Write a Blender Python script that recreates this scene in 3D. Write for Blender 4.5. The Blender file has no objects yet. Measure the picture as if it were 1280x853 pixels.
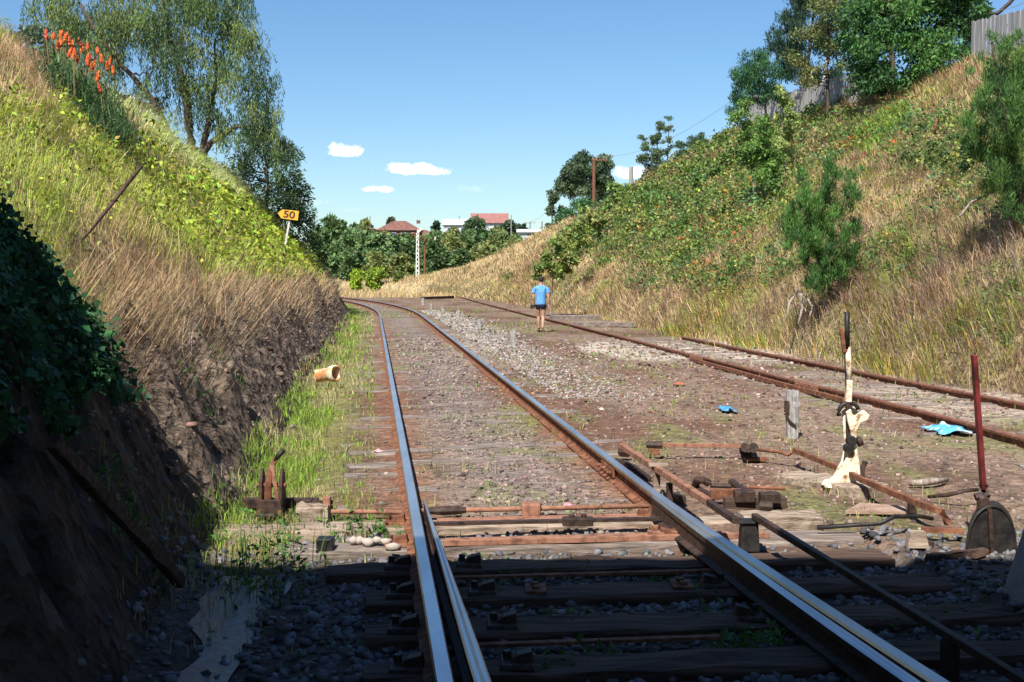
import bpy, math, random
import numpy as np
from mathutils import Vector
rng = np.random.default_rng(7)
random.seed(7)
PI = math.pi
S = bpy.context.scene
COL = S.collection
FPX, CX, CY, PITCH, CAMZ = 1500.0, 640.0, 426.5, math.atan((426.5-348.0)/1500.0), 1.625

# ------------------------------------------------------------------ helpers
def ray(px, py):
    a = (px-CX)/FPX; b = (CY-py)/FPX
    dy = math.cos(PITCH)+b*math.sin(PITCH); dz = -math.sin(PITCH)+b*math.cos(PITCH)
    return np.array([a/dy, 1.0, dz/dy])
def P(px, py, D):
    r = ray(px, py); return np.array([r[0]*D, D, CAMZ+r[2]*D])
def G(px, py, z=0.0):
    r = ray(px, py); D = (z-CAMZ)/r[2]; return np.array([r[0]*D, D, z])

def vnoise(x, y, seed=0):
    x = np.asarray(x, float); y = np.asarray(y, float)
    xi = np.floor(x).astype(np.int64); yi = np.floor(y).astype(np.int64)
    fx = x-xi; fy = y-yi
    fx = fx*fx*(3-2*fx); fy = fy*fy*(3-2*fy)
    def h(a, b):
        n = (a*374761393 + b*668265263 + seed*974634777) & 0x7fffffff
        n = ((n ^ (n >> 13))*1274126177) & 0x7fffffff
        n = (n ^ (n >> 16))
        return (n & 0xffff)/65535.0
    return (h(xi, yi)*(1-fx)+h(xi+1, yi)*fx)*(1-fy)+(h(xi, yi+1)*(1-fx)+h(xi+1, yi+1)*fx)*fy
def fbm(x, y, seed=0, o=4):
    s = 0; a = .5; t = 0
    for i in range(o):
        s = s+a*vnoise(np.asarray(x)*2**i, np.asarray(y)*2**i, seed+i*17); t += a; a *= .5
    return s/t
def sstep(a, b, x):
    t = np.clip((np.asarray(x, float)-a)/(b-a), 0, 1); return t*t*(3-2*t)

def tag(o, label=None, cat=None, group=None, kind=None):
    if label: o['label'] = label
    if cat: o['category'] = cat
    if group: o['group'] = group
    if kind: o['kind'] = kind
    return o
def empty(name, loc, label, cat, group=None):
    o = bpy.data.objects.new(name, None); COL.objects.link(o)
    o.location = [float(v) for v in loc]; o.empty_display_size = .2
    return tag(o, label, cat, group)
def np_mesh(name, V, Fs, mats, parent=None, tint=None, smooth=False, midx=None):
    V = np.asarray(V, np.float32).copy()
    if parent is not None:
        o = parent; off = np.zeros(3)
        while o is not None:
            off = off+np.array(o.location); o = o.parent
        V -= off.astype(np.float32)
    me = bpy.data.meshes.new(name)
    me.vertices.add(len(V)); me.vertices.foreach_set('co', V.ravel())
    loops = []; starts = []; tot = 0; counts = []
    for F in Fs:
        F = np.asarray(F, np.int32)
        if len(F) == 0: continue
        k = F.shape[1]; loops.append(F.ravel()); n = len(F)
        starts.append(tot+np.arange(n)*k); tot += n*k; counts.append(n)
    L = np.concatenate(loops); st = np.concatenate(starts)
    me.loops.add(len(L)); me.loops.foreach_set('vertex_index', L)
    me.polygons.add(len(st)); me.polygons.foreach_set('loop_start', st.astype(np.int32))
    if midx is not None: me.polygons.foreach_set('material_index', np.asarray(midx, np.int32))
    if smooth: me.polygons.foreach_set('use_smooth', np.ones(len(st), bool))
    if tint is not None:
        at = me.attributes.new('tint', 'FLOAT_COLOR', 'POINT')
        c = np.ones((len(V), 4), np.float32); c[:, :3] = tint
        at.data.foreach_set('color', c.ravel())
    me.update(calc_edges=True); me.validate()
    if not isinstance(mats, (list, tuple)): mats = [mats]
    for m in mats: me.materials.append(m)
    o = bpy.data.objects.new(name, me); COL.objects.link(o)
    if parent is not None: o.parent = parent
    return o

class MB:
    def __init__(s): s.v = []; s.f = []; s.n = 0; s.m = []
    def add(s, V, F, m=0):
        s.v.append(np.asarray(V, float).reshape(-1, 3))
        for f in F: s.f.append([i+s.n for i in f]); s.m.append(m)
        s.n += len(V)
    def box(s, c, size, rz=0, top=1.0, m=0):
        hx, hy, hz = size[0]/2, size[1]/2, size[2]/2
        V = []
        for z, k in ((-hz, 1.0), (hz, top)):
            for x, y in ((-hx, -hy), (hx, -hy), (hx, hy), (-hx, hy)):
                x1, y1 = x*k, y*k
                V.append((c[0]+x1*math.cos(rz)-y1*math.sin(rz), c[1]+x1*math.sin(rz)+y1*math.cos(rz), c[2]+z))
        s.add(V, [(3, 2, 1, 0), (4, 5, 6, 7), (0, 1, 5, 4), (1, 2, 6, 5), (2, 3, 7, 6), (3, 0, 4, 7)], m)
    def sweep(s, pts, sec, up=(0, 0, 1), scale=None, jit=0, mats=None, m=0, caps=True, rnd=None):
        pts = np.asarray(pts, float); sec = np.asarray(sec, float); n = len(pts); k = len(sec)
        T = np.gradient(pts, axis=0); T /= np.linalg.norm(T, axis=1)[:, None]+1e-9
        up = np.asarray(up, float)
        V = []
        for i in range(n):
            sd = np.cross(T[i], up)
            if np.linalg.norm(sd) < 1e-3: sd = np.cross(T[i], (0.0, 1.0, 0.0))
            sd /= np.linalg.norm(sd); u = np.cross(sd, T[i])
            sc = 1 if scale is None else scale[i]
            for q in range(k):
                d = rng.normal(0, jit, 2) if jit else (0, 0)
                V.append(pts[i]+sd*(sec[q, 0]*sc+d[0])+u*(sec[q, 1]*sc+d[1]))
        F = []; ms = []
        for i in range(n-1):
            for q in range(k):
                a = i*k+q; b = i*k+(q+1) % k
                F.append((a, b, b+k, a+k)); ms.append(mats[q] if mats else m)
        if caps:
            F.append(tuple(range(k-1, -1, -1))); F.append(tuple((n-1)*k+q for q in range(k))); ms += [m, m]
        n0 = s.n; s.v.append(np.array(V))
        for f, mm in zip(F, ms): s.f.append([i+n0 for i in f]); s.m.append(mm)
        s.n += len(V)
    def tube(s, pts, r, n=8, m=0, jit=0):
        pts = np.asarray(pts, float)
        if np.isscalar(r): r = [r]*len(pts)
        sec = [(math.cos(a), math.sin(a)) for a in np.linspace(0, 2*PI, n, endpoint=False)]
        s.sweep(pts, sec, scale=r, m=m, jit=jit)
    def bar(s, p0, p1, w, h, up=(0, 0, 1), m=0):
        s.sweep([p0, (np.asarray(p0)+np.asarray(p1))/2, p1], [(-w/2, -h/2), (w/2, -h/2), (w/2, h/2), (-w/2, h/2)], up=up, m=m)
    def wood(s, p0, p1, w, h, n=10, jit=.004, up=(0, 0, 1), m=0):
        p0 = np.asarray(p0, float); p1 = np.asarray(p1, float)
        b = .12*min(w, h)
        sec = []
        xs = np.linspace(-w/2, w/2, 4); 
        sec = [(-w/2+b, -h/2), (w/2-b, -h/2), (w/2, -h/2+b), (w/2, h/2-b), (w/2-b, h/2), (w*.17, h/2), (-w*.17, h/2), (-w/2+b, h/2), (-w/2, h/2-b), (-w/2, -h/2+b)]
        t = np.linspace(0, 1, n)[:, None]
        s.sweep(p0*(1-t)+p1*t, sec, up=up, jit=jit, m=m)
    def prism(s, poly, o, ex, ey, th, m=0):
        o = np.asarray(o, float); ex = np.asarray(ex, float); ey = np.asarray(ey, float)
        ez = np.cross(ex, ey); ez /= np.linalg.norm(ez); k = len(poly)
        V = [o+ex*x+ey*y-ez*th/2 for x, y in poly]+[o+ex*x+ey*y+ez*th/2 for x, y in poly]
        F = [tuple(range(k-1, -1, -1)), tuple(range(k, 2*k))]+[(i, (i+1) % k, (i+1) % k+k, i+k) for i in range(k)]
        s.add(V, F, m)
    def bolt(s, c, r=.018, h=.02, m=0):
        s.tube([c, (c[0], c[1], c[2]+h)], r, 6, m=m)
    def build(s, name, mats, parent=None, smooth=False, bevel=0, tint=None):
        V = np.concatenate(s.v)
        loc = np.zeros(3); o = parent
        while o is not None: loc = loc+np.array(o.location); o = o.parent
        me = bpy.data.meshes.new(name)
        me.from_pydata([tuple(v) for v in (V-loc)], [], s.f); me.update()
        if not isinstance(mats, (list, tuple)): mats = [mats]
        for q in mats: me.materials.append(q)
        me.polygons.foreach_set('material_index', np.array(s.m, np.int32))
        if smooth: me.polygons.foreach_set('use_smooth', np.ones(len(s.f), bool))
        ob = bpy.data.objects.new(name, me); COL.objects.link(ob)
        if parent is not None: ob.parent = parent
        if bevel:
            b = ob.modifiers.new('b', 'BEVEL'); b.width = bevel; b.segments = 2; b.limit_method = 'ANGLE'
        return ob
def own(ob):
    """give a stand-alone mesh its origin at its base centre"""
    me = ob.data; n = len(me.vertices); a = np.empty(n*3, np.float32); me.vertices.foreach_get('co', a); a = a.reshape(-1, 3)
    c = np.array([(a[:, 0].min()+a[:, 0].max())/2, (a[:, 1].min()+a[:, 1].max())/2, a[:, 2].min()], np.float32)
    a -= c; me.vertices.foreach_set('co', a.ravel()); me.update(); ob.location = [float(v) for v in c]
    return ob
def copy_tree(o, parent=None):
    c = o.copy(); COL.objects.link(c)
    if parent is not None: c.parent = parent
    for ch in list(o.children): copy_tree(ch, c)
    return c

# ------------------------------------------------------------------ materials
def newmat(name):
    m = bpy.data.materials.new(name); m.use_nodes = True
    nt = m.node_tree; b = nt.nodes['Principled BSDF']; return m, nt, b
def ncol(nt, c1, c2, scale, detail=6, c3=None, coord='Object', lo=.35, hi=.65, stretch=None, rough=.6):
    tc = nt.nodes.new('ShaderNodeTexCoord'); n = nt.nodes.new('ShaderNodeTexNoise')
    n.inputs['Scale'].default_value = scale; n.inputs['Detail'].default_value = detail; n.inputs['Roughness'].default_value = rough
    src = tc.outputs[coord]
    if stretch:
        mp = nt.nodes.new('ShaderNodeMapping'); mp.inputs['Scale'].default_value = stretch
        nt.links.new(src, mp.inputs['Vector']); src = mp.outputs['Vector']
    nt.links.new(src, n.inputs['Vector'])
    r = nt.nodes.new('ShaderNodeValToRGB'); nt.links.new(n.outputs['Fac'], r.inputs['Fac'])
    r.color_ramp.elements[0].position = lo; r.color_ramp.elements[1].position = hi
    r.color_ramp.elements[0].color = (*c1, 1); r.color_ramp.elements[1].color = (*c2, 1)
    if c3: e = r.color_ramp.elements.new((lo+hi)/2); e.color = (*c3, 1)
    return r.outputs['Color'], src
def nbump(nt, b, src, scale, strength, dist=.01, kind='noise', prev=None):
    if kind == 'noise':
        n = nt.nodes.new('ShaderNodeTexNoise'); n.inputs['Scale'].default_value = scale; n.inputs['Detail'].default_value = 6; out = n.outputs['Fac']
    else:
        n = nt.nodes.new('ShaderNodeTexVoronoi'); n.inputs['Scale'].default_value = scale; out = n.outputs['Distance']
    nt.links.new(src, n.inputs['Vector'])
    bp = nt.nodes.new('ShaderNodeBump'); bp.inputs['Strength'].default_value = strength; bp.inputs['Distance'].default_value = dist
    nt.links.new(out, bp.inputs['Height'])
    if prev: nt.links.new(prev, bp.inputs['Normal'])
    nt.links.new(bp.outputs['Normal'], b.inputs['Normal']); return bp.outputs['Normal']
def noisemat(name, c1, c2, scale=8, rough=.85, bscale=60, bstr=.5, bdist=.01, metal=0, c3=None, stretch=None, spec=.3, lo=.35, hi=.65):
    m, nt, b = newmat(name)
    c, src = ncol(nt, c1, c2, scale, c3=c3, stretch=stretch, lo=lo, hi=hi)
    nt.links.new(c, b.inputs['Base Color'])
    b.inputs['Roughness'].default_value = rough; b.inputs['Metallic'].default_value = metal; b.inputs['Specular IOR Level'].default_value = spec
    if bstr: nbump(nt, b, src, bscale, bstr, bdist)
    return m
M = {}
M['rust'] = noisemat('rusted_steel', (.09, .035, .02), (.27, .12, .065), 14, .85, 120, .5, .004, c3=(.17, .07, .04))
M['rust_orange'] = noisemat('orange_rust', (.13, .06, .04), (.32, .165, .11), 16, .85, 120, .5, .004, c3=(.27, .13, .085))
M['rust_dark'] = noisemat('dark_greased_steel', (.018, .013, .011), (.07, .04, .03), 22, .6, 100, .5, .004)
M['railtop'] = noisemat('worn_rail_top', (.42, .44, .48), (.66, .67, .70), 5, .32, 90, .06, .001, metal=.85, stretch=(1, .15, 1), spec=.5)
M['railtop_rust'] = noisemat('dull_rail_top', (.13, .055, .04), (.24, .11, .075), 9, .7, 90, .3, .002)
M['sleeper'] = noisemat('weathered_sleeper', (.10, .085, .075), (.30, .26, .235), 12, .9, 40, .8, .008, c3=(.18, .14, .12), stretch=(.25, 3, 3))
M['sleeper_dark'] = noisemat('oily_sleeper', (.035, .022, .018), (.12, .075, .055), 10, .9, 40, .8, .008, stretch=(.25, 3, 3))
M['timber'] = noisemat('bleached_timber', (.13, .095, .07), (.40, .32, .25), 12, .9, 50, .8, .006, c3=(.27, .21, .165), stretch=(.3, 3, 3))
M['postwood'] = noisemat('grey_post_wood', (.17, .16, .155), (.42, .41, .40), 14, .9, 60, .7, .006, stretch=(4, 4, .3))
M['fencewood'] = noisemat('grey_paling_wood', (.23, .22, .225), (.46, .44, .45), 2.2, .9, 30, .4, .006, stretch=(5, 5, .25))
M['bark'] = noisemat('bark', (.05, .038, .03), (.16, .12, .09), 9, .95, 30, .9, .02, stretch=(3, 3, .5))
M['barklight'] = noisemat('pale_bark', (.16, .14, .11), (.34, .30, .25), 9, .95, 30, .9, .01, stretch=(3, 3, .5))
M['deadwood'] = noisemat('dead_wood', (.16, .12, .10), (.42, .36, .32), 9, .95, 30, .7, .01, stretch=(3, 3, .5))
M['concrete'] = noisemat('old_concrete', (.20, .20, .19), (.36, .35, .33), 3, .9, 40, .6, .01, c3=(.28, .27, .25))
M['whitepaint'] = noisemat('chipped_white_paint', (.22, .11, .06), (.74, .68, .55), 17, .65, 60, .5, .004, lo=.36, hi=.52, c3=(.60, .48, .32))
M['redpaint'] = noisemat('faded_red_paint', (.05, .01, .01), (.26, .035, .035), 4, .5, 60, .3, .003)
M['black'] = noisemat('black_iron', (.01, .01, .011), (.035, .03, .028), 14, .5, 60, .4, .004)
M['yellow'] = noisemat('yellow_sign_paint', (.72, .36, .03), (.80, .43, .05), 3, .5, 60, .05, .001)
M['signblack'] = noisemat('black_numeral', (.06, .03, .02), (.09, .05, .03), 8, .6, 60, 0)
M['stone'] = None
def tintmat(name, rough=.7, trans=.25, spec=.25, nscale=0, namt=.0):
    m, nt, b = newmat(name)
    a = nt.nodes.new('ShaderNodeAttribute'); a.attribute_name = 'tint'
    col = a.outputs['Color']
    nt.links.new(col, b.inputs['Base Color']); b.inputs['Roughness'].default_value = rough; b.inputs['Specular IOR Level'].default_value = spec
    if trans:
        t = nt.nodes.new('ShaderNodeBsdfTranslucent'); nt.links.new(col, t.inputs['Color'])
        mx = nt.nodes.new('ShaderNodeMixShader'); mx.inputs['Fac'].default_value = trans
        nt.links.new(b.outputs[0], mx.inputs[1]); nt.links.new(t.outputs[0], mx.inputs[2])
        nt.links.new(mx.outputs[0], nt.nodes['Material Output'].inputs['Surface'])
    return m
M['leaf'] = tintmat('leaf', .55, .28)
M['grass'] = tintmat('grass_blade', .75, .3)
M['stone'] = tintmat('ballast_stone', .9, 0)
def groundmat(name, n1=5, vor=22, bs=.7, bd=.02, lo=.55, hi=1.35):
    m, nt, b = newmat(name)
    a = nt.nodes.new('ShaderNodeAttribute'); a.attribute_name = 'tint'
    g1, src = ncol(nt, (lo,)*3, (hi,)*3, n1, 8, rough=.75)
    mx = nt.nodes.new('ShaderNodeMix'); mx.data_type = 'RGBA'; mx.blend_type = 'MULTIPLY'; mx.inputs[0].default_value = 1
    nt.links.new(a.outputs['Color'], mx.inputs[6]); nt.links.new(g1, mx.inputs[7])
    v = nt.nodes.new('ShaderNodeTexVoronoi'); v.inputs['Scale'].default_value = vor; nt.links.new(src, v.inputs['Vector'])
    hs = nt.nodes.new('ShaderNodeSeparateColor'); nt.links.new(v.outputs['Color'], hs.inputs[0])
    mr = nt.nodes.new('ShaderNodeMapRange'); mr.inputs['To Min'].default_value = .62; mr.inputs['To Max'].default_value = 1.38
    nt.links.new(hs.outputs[0], mr.inputs['Value'])
    m2 = nt.nodes.new('ShaderNodeMix'); m2.data_type = 'RGBA'; m2.blend_type = 'MULTIPLY'; m2.inputs[0].default_value = .8
    nt.links.new(mx.outputs[2], m2.inputs[6]); nt.links.new(mr.outputs[0], m2.inputs[7])
    nt.links.new(m2.outputs[2], b.inputs['Base Color']); b.inputs['Roughness'].default_value = .95; b.inputs['Specular IOR Level'].default_value = .15
    p = nbump(nt, b, src, vor, bs, bd, 'vor'); nbump(nt, b, src, n1*4, bs*.8, bd*1.5, 'noise', p)
    return m
M['yard'] = groundmat('gravel_dirt', 6, 24)
M['bank'] = groundmat('bank_soil', 3, 9, 1.0, .06)
M['hill'] = groundmat('hill_grass', .15, 1.2, .6, .2)
# ------------------------------------------------------------------ terrain
def lrail(y):
    y = np.asarray(y, float); return .253-.1153*y-np.maximum(0, y-47)**2/500
GA = 1.675
def footL(y): return lrail(y)-1.25+.12*(vnoise(y*.45, 0, 3)-.5)*2
_fRy = [-10, 12, 15, 20, 25, 30, 35, 45, 55, 65, 75, 90, 100, 120, 140, 170]
_fRx = [8.6, 8.1, 7.5, 6.9, 6.3, 5.7, 5.2, 4.2, 3.1, 1.9, .6, -1.4, -3, -9, -20, -45]
def footR(y): return np.interp(y, _fRy, _fRx)+.25*(vnoise(np.asarray(y)*.35, 5, 4)-.5)*2
_cRy = [-10, 20, 45, 53, 62, 72, 80, 90, 100, 112, 122, 135, 150, 170]
_cRx = [17, 18, 19.4, 20.3, 18.4, 16.6, 14.1, 11.4, 8, 4.5, 1.6, -3.6, -8, -30]
_cRz = [8.5, 9, 9.9, 11.3, 11.1, 11.6, 11, 9.6, 7.4, 6.5, 5.5, 2.8, 1.2, 1]
def hill(x, y):
    b = np.interp(y, [0, 108, 130, 150, 200, 300, 420, 700, 1500], [0, 0, 1.0, 1.6, 3.5, 10.5, 15, 10, 5])
    return b+(fbm(np.asarray(x)*.01, np.asarray(y)*.01, 9)-.5)*np.clip((y-150)*.03, 0, 4)
def brk(y):
    y = np.asarray(y, float)
    fL = footL(y); near = 1-sstep(5.4, 7.8, y)
    zc = 1.2+.25*(vnoise(y*.6, 1, 5)-.5)+near*.95
    ct = fL-.8-.25*near-.25*(vnoise(y*.8, 2, 6)-.5)
    cr = fL-5.4
    zl = 5.9+.3*(vnoise(y*.15, 2, 8)-.5)
    fR = footR(y); tz = .75+.5*(vnoise(y*.5, 7, 11)-.5)
    X = [np.full_like(y, -900), cr-60, cr-8, cr, ct, fL, fR, fR+.45, np.interp(y, _cRy, _cRx), np.interp(y, _cRy, _cRx)+10, np.full_like(y, 900)]
    Z = [zl+4, zl+2, zl+.7, zl, zc, 0*y, 0*y, tz, np.interp(y, _cRy, _cRz), np.interp(y, _cRy, _cRz)+.6, np.interp(y, _cRy, _cRz)+3]
    w = sstep(112, 165, y)
    hz = [hill(x, y) for x in X]
    Z = [z*(1-w)+h*w for z, h in zip(Z, hz)]
    return np.array(X), np.array(Z)
def Hraw(x, y):
    x = np.atleast_1d(np.asarray(x, float)); y = np.atleast_1d(np.asarray(y, float))
    X, Z = brk(y); out = Z[0].copy()
    for i in range(len(X)-1):
        a, b = X[i], X[i+1]; t = (x-a)/np.maximum(b-a, 1e-4)
        k = (t >= 0) & ((t <= 1) if i == len(X)-2 else (t < 1))
        if i == 3: tt = t
        out = np.where(k, Z[i]+(Z[i+1]-Z[i])*t, out)
    return out, X
def H(x, y):
    x = np.atleast_1d(np.asarray(x, float)); y = np.atleast_1d(np.asarray(y, float))
    z, X = Hraw(x, y)
    # bump amplitude by zone
    onL = (x < X[4]); cliff = (x >= X[4]-.3) & (x < X[5]); onR = (x > X[6]+.1)
    far = np.clip(y/60, .4, 2.0)
    nb = (fbm(x*.55, y*.55, 21)-.5)
    nf = (fbm(x*3.1, y*2.6, 22, 3)-.5)
    rough = (fbm(x*6, y*4.0, 23, 3)-.5)
    amp = np.where(onL | onR, .75, 0.0)*np.minimum(np.minimum(abs(x-X[4]), abs(x-X[6]))*.8, 1)
    z = z+nb*amp+np.where(onL | onR, nf*.16, 0)
    z = z+np.where(cliff, rough*.40*np.clip((X[5]-x)*3, 0, 1)+(np.abs(vnoise(y*1.5+x*.8, x*.5, 31)-.5)-.25)*1.1*np.clip((X[5]-x)*2.2, 0, 1), 0)
    fl = (x >= X[5]) & (x <= X[6]+.1)
    lr = lrail(y)
    # ballast profile: crib a bit lower near the points, ditch along the left foot
    z = z+np.where(fl, (fbm(x*1.7, y*1.7, 24)-.5)*.05+(fbm(x*9, y*9, 25, 2)-.5)*.02, 0)
    z = z-np.where(fl, .05*np.exp(-((x-(lr-.95))/.3)**2)*np.where(y < 14, 1.6, 1), 0)
    inner = fl & (x > lr-.75) & (x < lr+GA+1.2)
    z = z-np.where(inner, (.055)*(1-sstep(7.6, 8.3, y)), 0)
    z = z-np.where(fl & (x > lr+3.2), .02, 0)
    return z
def Hs(x, y): return float(H(x, y)[0])

ys = [-8.0]
while ys[-1] < 1400:
    y = ys[-1]; ys.append(y+max(.055 if y < 10 and y > 3 else .12, abs(y)*.0085 if y < 170 else y*.03))
ys = np.array(ys)
Xb, Zb = brk(ys)
segs = [(0, 1, 6), (1, 2, 12), (2, 3, 14), (3, 4, 60), (4, 5, 34), (5, 6, 190), (6, 7, 10), (7, 8, 90), (8, 9, 12), (9, 10, 14)]
cols = []; seg_start = []
for a, b, n in segs:
    seg_start.append(len(cols))
    for k in range(n):
        t = k/n
        if a == 0: t = 1-(1-t)**2.5
        if b == 10: t = t**2.5
        if a == 5: t = t
        cols.append(Xb[a]*(1-t)+Xb[b]*t)
cols.append(Xb[10]); seg_start.append(len(cols)-1)
GX = np.array(cols).T; GY = np.repeat(ys[:, None], GX.shape[1], 1)
GZ = H(GX.ravel(), GY.ravel()).reshape(GX.shape)

def mix(a, b, t): t = np.asarray(t)[..., None]; return np.asarray(a)*(1-t)+np.asarray(b)*t
def patch(x, y, px, py, rx, ry, z=0):
    g = G(px, py, z); return np.exp(-(((x-g[0])/rx)**2+((y-g[1])/ry)**2))
def ground_tint(x, y):
    lr = lrail(y)
    c = mix((.18, .122, .09), (.25, .178, .138), fbm(x*.9, y*.5, 41))
    c = mix(c, (.15, .085, .06), sstep(.45, .7, fbm(x*.6+9, y*.3, 42)))
    c = mix(c, (.075, .05, .04), sstep(.56, .7, fbm(x*.8+3, y*.6+4, 48))*.4)
    ctr = np.exp(-((x-(lr+GA/2))/.5)**2)
    c = mix(c, (.19, .155, .14), ctr*.8*sstep(7, 9, y))
    for off in (0, GA):
        c = mix(c, (.20, .095, .055), np.exp(-((x-(lr+off))/.2)**2)*.85)
    c = mix(c, (.30, .26, .225), sstep(.3, .75, patch(x, y, 600, 425, 1.0, 12)*(.6+.8*fbm(x*2, y*.6, 43)))*.8)
    c = mix(c, (.46, .40, .33), sstep(.2, .5, patch(x, y, 800, 436, 1.4, 3.8)*(.6+.8*fbm(x, y*.4, 44)))*.9)
    c = mix(c, (.46, .40, .33), sstep(.2, .5, patch(x, y, 915, 437, 1.1, 4.0)*(.6+.8*fbm(x, y*.4, 46)))*.9)
    c = mix(c, (.38, .31, .25), sstep(.2, .5, patch(x, y, 1190, 500, 1.6, 2.5)*(.6+.8*fbm(x, y*.4, 47)))*.8)
    c = mix(c, (.17, .20, .05), sstep(lr-.2, lr-.8, x) if False else np.clip((lr-.35-x)/.4, 0, 1)*.6*sstep(6, 8, y))
    c = mix(c, (.16, .19, .06), sstep(.62, .75, fbm(x*1.2, y*.5, 45))*.5)
    c = mix(c, (.055, .05, .045), (1-sstep(6.9, 7.6, y))*np.clip((x+4), 0, 1)*.75)  # painted shade: ground colour darkened where the bridge shadow lies
    c = mix(c, (.36, .28, .17), sstep(95, 120, y))
    return c
def bank_tint(x, y):
    X, Z = brk(y)
    cliff = (x > X[4]-.15) & (x < X[5]+.1)
    c = mix((.13, .12, .05), (.30, .23, .13), fbm(x*.7, y*.5, 51))
    cl = mix((.075, .055, .044), (.225, .17, .13), fbm(x*2.5, y*1.6, 52))
    c = np.where(cliff[..., None], cl, c)
    c = np.where(((x < X[5]+.2) & (y < 8))[..., None], c*.45, c)  # shade painted into the near left bank, on top of its soil colour
    return c
def slab(i0, i1, j0, j1, name, mat, tintf, kind='structure'):
    x = GX[i0:i1+1, j0:j1+1]; y = GY[i0:i1+1, j0:j1+1]; z = GZ[i0:i1+1, j0:j1+1]
    r, c = x.shape; idx = np.arange(r*c).reshape(r, c)
    F = np.stack([idx[:-1, :-1], idx[:-1, 1:], idx[1:, 1:], idx[1:, :-1]], -1).reshape(-1, 4)
    V = np.stack([x, y, z], -1).reshape(-1, 3)
    t = tintf(x.ravel(), y.ravel())
    o = np_mesh(name, V, [F], mat, tint=t, smooth=True); o['kind'] = kind
    return o
iF = int(np.searchsorted(ys, 118))
jL = seg_start[5]; jR = seg_start[6]; jE = GX.shape[1]-1
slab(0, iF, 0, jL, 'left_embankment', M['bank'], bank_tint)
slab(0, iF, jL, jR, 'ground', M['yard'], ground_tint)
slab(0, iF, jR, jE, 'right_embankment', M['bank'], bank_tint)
slab(iF, len(ys)-1, 0, jE, 'far_hillside', M['hill'], lambda x, y: mix((.36, .29, .17), (.12, .13, .06), sstep(140, 175, y)))

# water lying in the ditch
def wet_strip():
    yy = np.linspace(3.6, 6.7, 40); V = []
    for y in yy:
        c = lrail(y)-.98+.05*math.sin(y*5); w = .17+.07*math.sin(y*3.1+1)
        for t in np.linspace(-1, 1, 7): V.append((c+t*w, y, -.055))
    idx = np.arange(40*7).reshape(40, 7)
    F = np.stack([idx[:-1, :-1], idx[:-1, 1:], idx[1:, 1:], idx[1:, :-1]], -1).reshape(-1, 4)
    m, nt, b = newmat('muddy_water'); b.inputs['Base Color'].default_value = (.045, .05, .055, 1); b.inputs['Roughness'].default_value = .3
    tc = nt.nodes.new('ShaderNodeTexCoord'); nbump(nt, b, tc.outputs['Object'], 14, .5, .02)
    o = np_mesh('water', V, [F], m, smooth=True); o['kind'] = 'structure'
wet_strip()
# ------------------------------------------------------------------ track
RSEC = [(-.062, 0), (.062, 0), (.062, .012), (.014, .028), (.009, .05), (.009, .1), (.034, .116), (.035, .138), (.028, .149), (-.028, .149), (-.035, .138), (-.034, .116), (-.009, .1), (-.009, .05), (-.014, .028), (-.062, .012)]
def railobj(name, pts, label, mats, z=0, sec=RSEC, headfaces=(7, 8, 9), group=None):
    b = MB(); mm = [1 if i in headfaces else 0 for i in range(len(sec))]
    pts = np.asarray(pts, float).copy(); pts[:, 2] += z
    b.sweep(pts, sec, mats=mm)
    o = b.build(name, mats); tag(o, label, 'rail', group); return o
yy = np.concatenate([np.arange(-3, 45, 1.5), np.arange(45, 112, 1.0)])
def pl(y, f): return np.stack([f(y), y, np.zeros_like(y)], 1)
railobj('running_rail', pl(yy, lrail), 'bright topped left rail of the main line curving away to the left', [M['rust'], M['railtop']], z=.004)
def rstock(y):
    y = np.asarray(y, float); return lrail(y)+GA+.135*(np.maximum(0, 8.2-y)/3.8)**1.5
railobj('running_rail', pl(np.concatenate([np.arange(-3, 9, .5), yy[yy >= 9]]), rstock), 'bright topped right rail of the main line, running out to the bottom right corner', [M['rust'], M['railtop']], z=.004)
# switch blades (thin planed rails)
def blade(y0, y1, f, label, wtip=.012):
    ys_ = np.arange(y0, y1-.01, -.25); n = len(ys_)
    b = MB(); V = []; k = None; F = []; ms = []
    for i, y in enumerate(ys_):
        w = wtip+(.064-wtip)*min(1, (y0-y)/3.2); hgt = .142+.006*min(1, (y0-y)/1.5)
        sec = [(-.04, 0.012), (.04, 0.012), (.04, .022), (.008, .035), (.008, .1), (w/2, .112), (w/2, hgt-.006), (w*.36, hgt), (w*.12, hgt), (0, hgt-.005), (-w*.12, hgt), (-w*.36, hgt), (-w/2, hgt-.006), (-w/2, .112), (-.003, .1), (-.008, .035), (-.04, .022)]
        k = len(sec); x = float(f(y))
        V += [(x+s_[0], y, s_[1]) for s_ in sec]
    for i in range(n-1):
        for q in range(k):
            a = i*k+q; c = i*k+(q+1) % k; F.append((a, a+k, c+k, c)); ms.append(1 if 6 <= q <= 11 else 0)
    F.append(tuple(range(k))); F.append(tuple((n-1)*k+q for q in range(k-1, -1, -1))); ms += [0, 0]
    b.v.append(np.array(V)); b.f = [list(f_) for f_ in F]; b.m = ms; b.n = len(V)
    o = b.build('switch_blade', [M['rust_dark'], M['railtop']]); tag(o, label, 'switch blade')
blade(7.95, -3, lambda y: lrail(y)+.078+.062*min(1, max(0, (y*-1+7.95))/3.6)+(.02*max(0, (4.4-y)) if y < 4.4 else 0)-.0, 'tapered switch blade standing open beside the left rail of the main line')
blade(8.1, -3, lambda y: rstock(y)-.038-.052*min(1, (8.1-y)/3.6)**1.1-(.05*max(0, 4.4-y) if y < 4.4 else 0), 'tapered switch blade lying closed against the right rail of the main line')

def tdir(y): # heading of the track
    s = float((lrail(y+.5)-lrail(y-.5))); v = np.array([s, 1.0, 0]); return v/np.linalg.norm(v)
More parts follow.
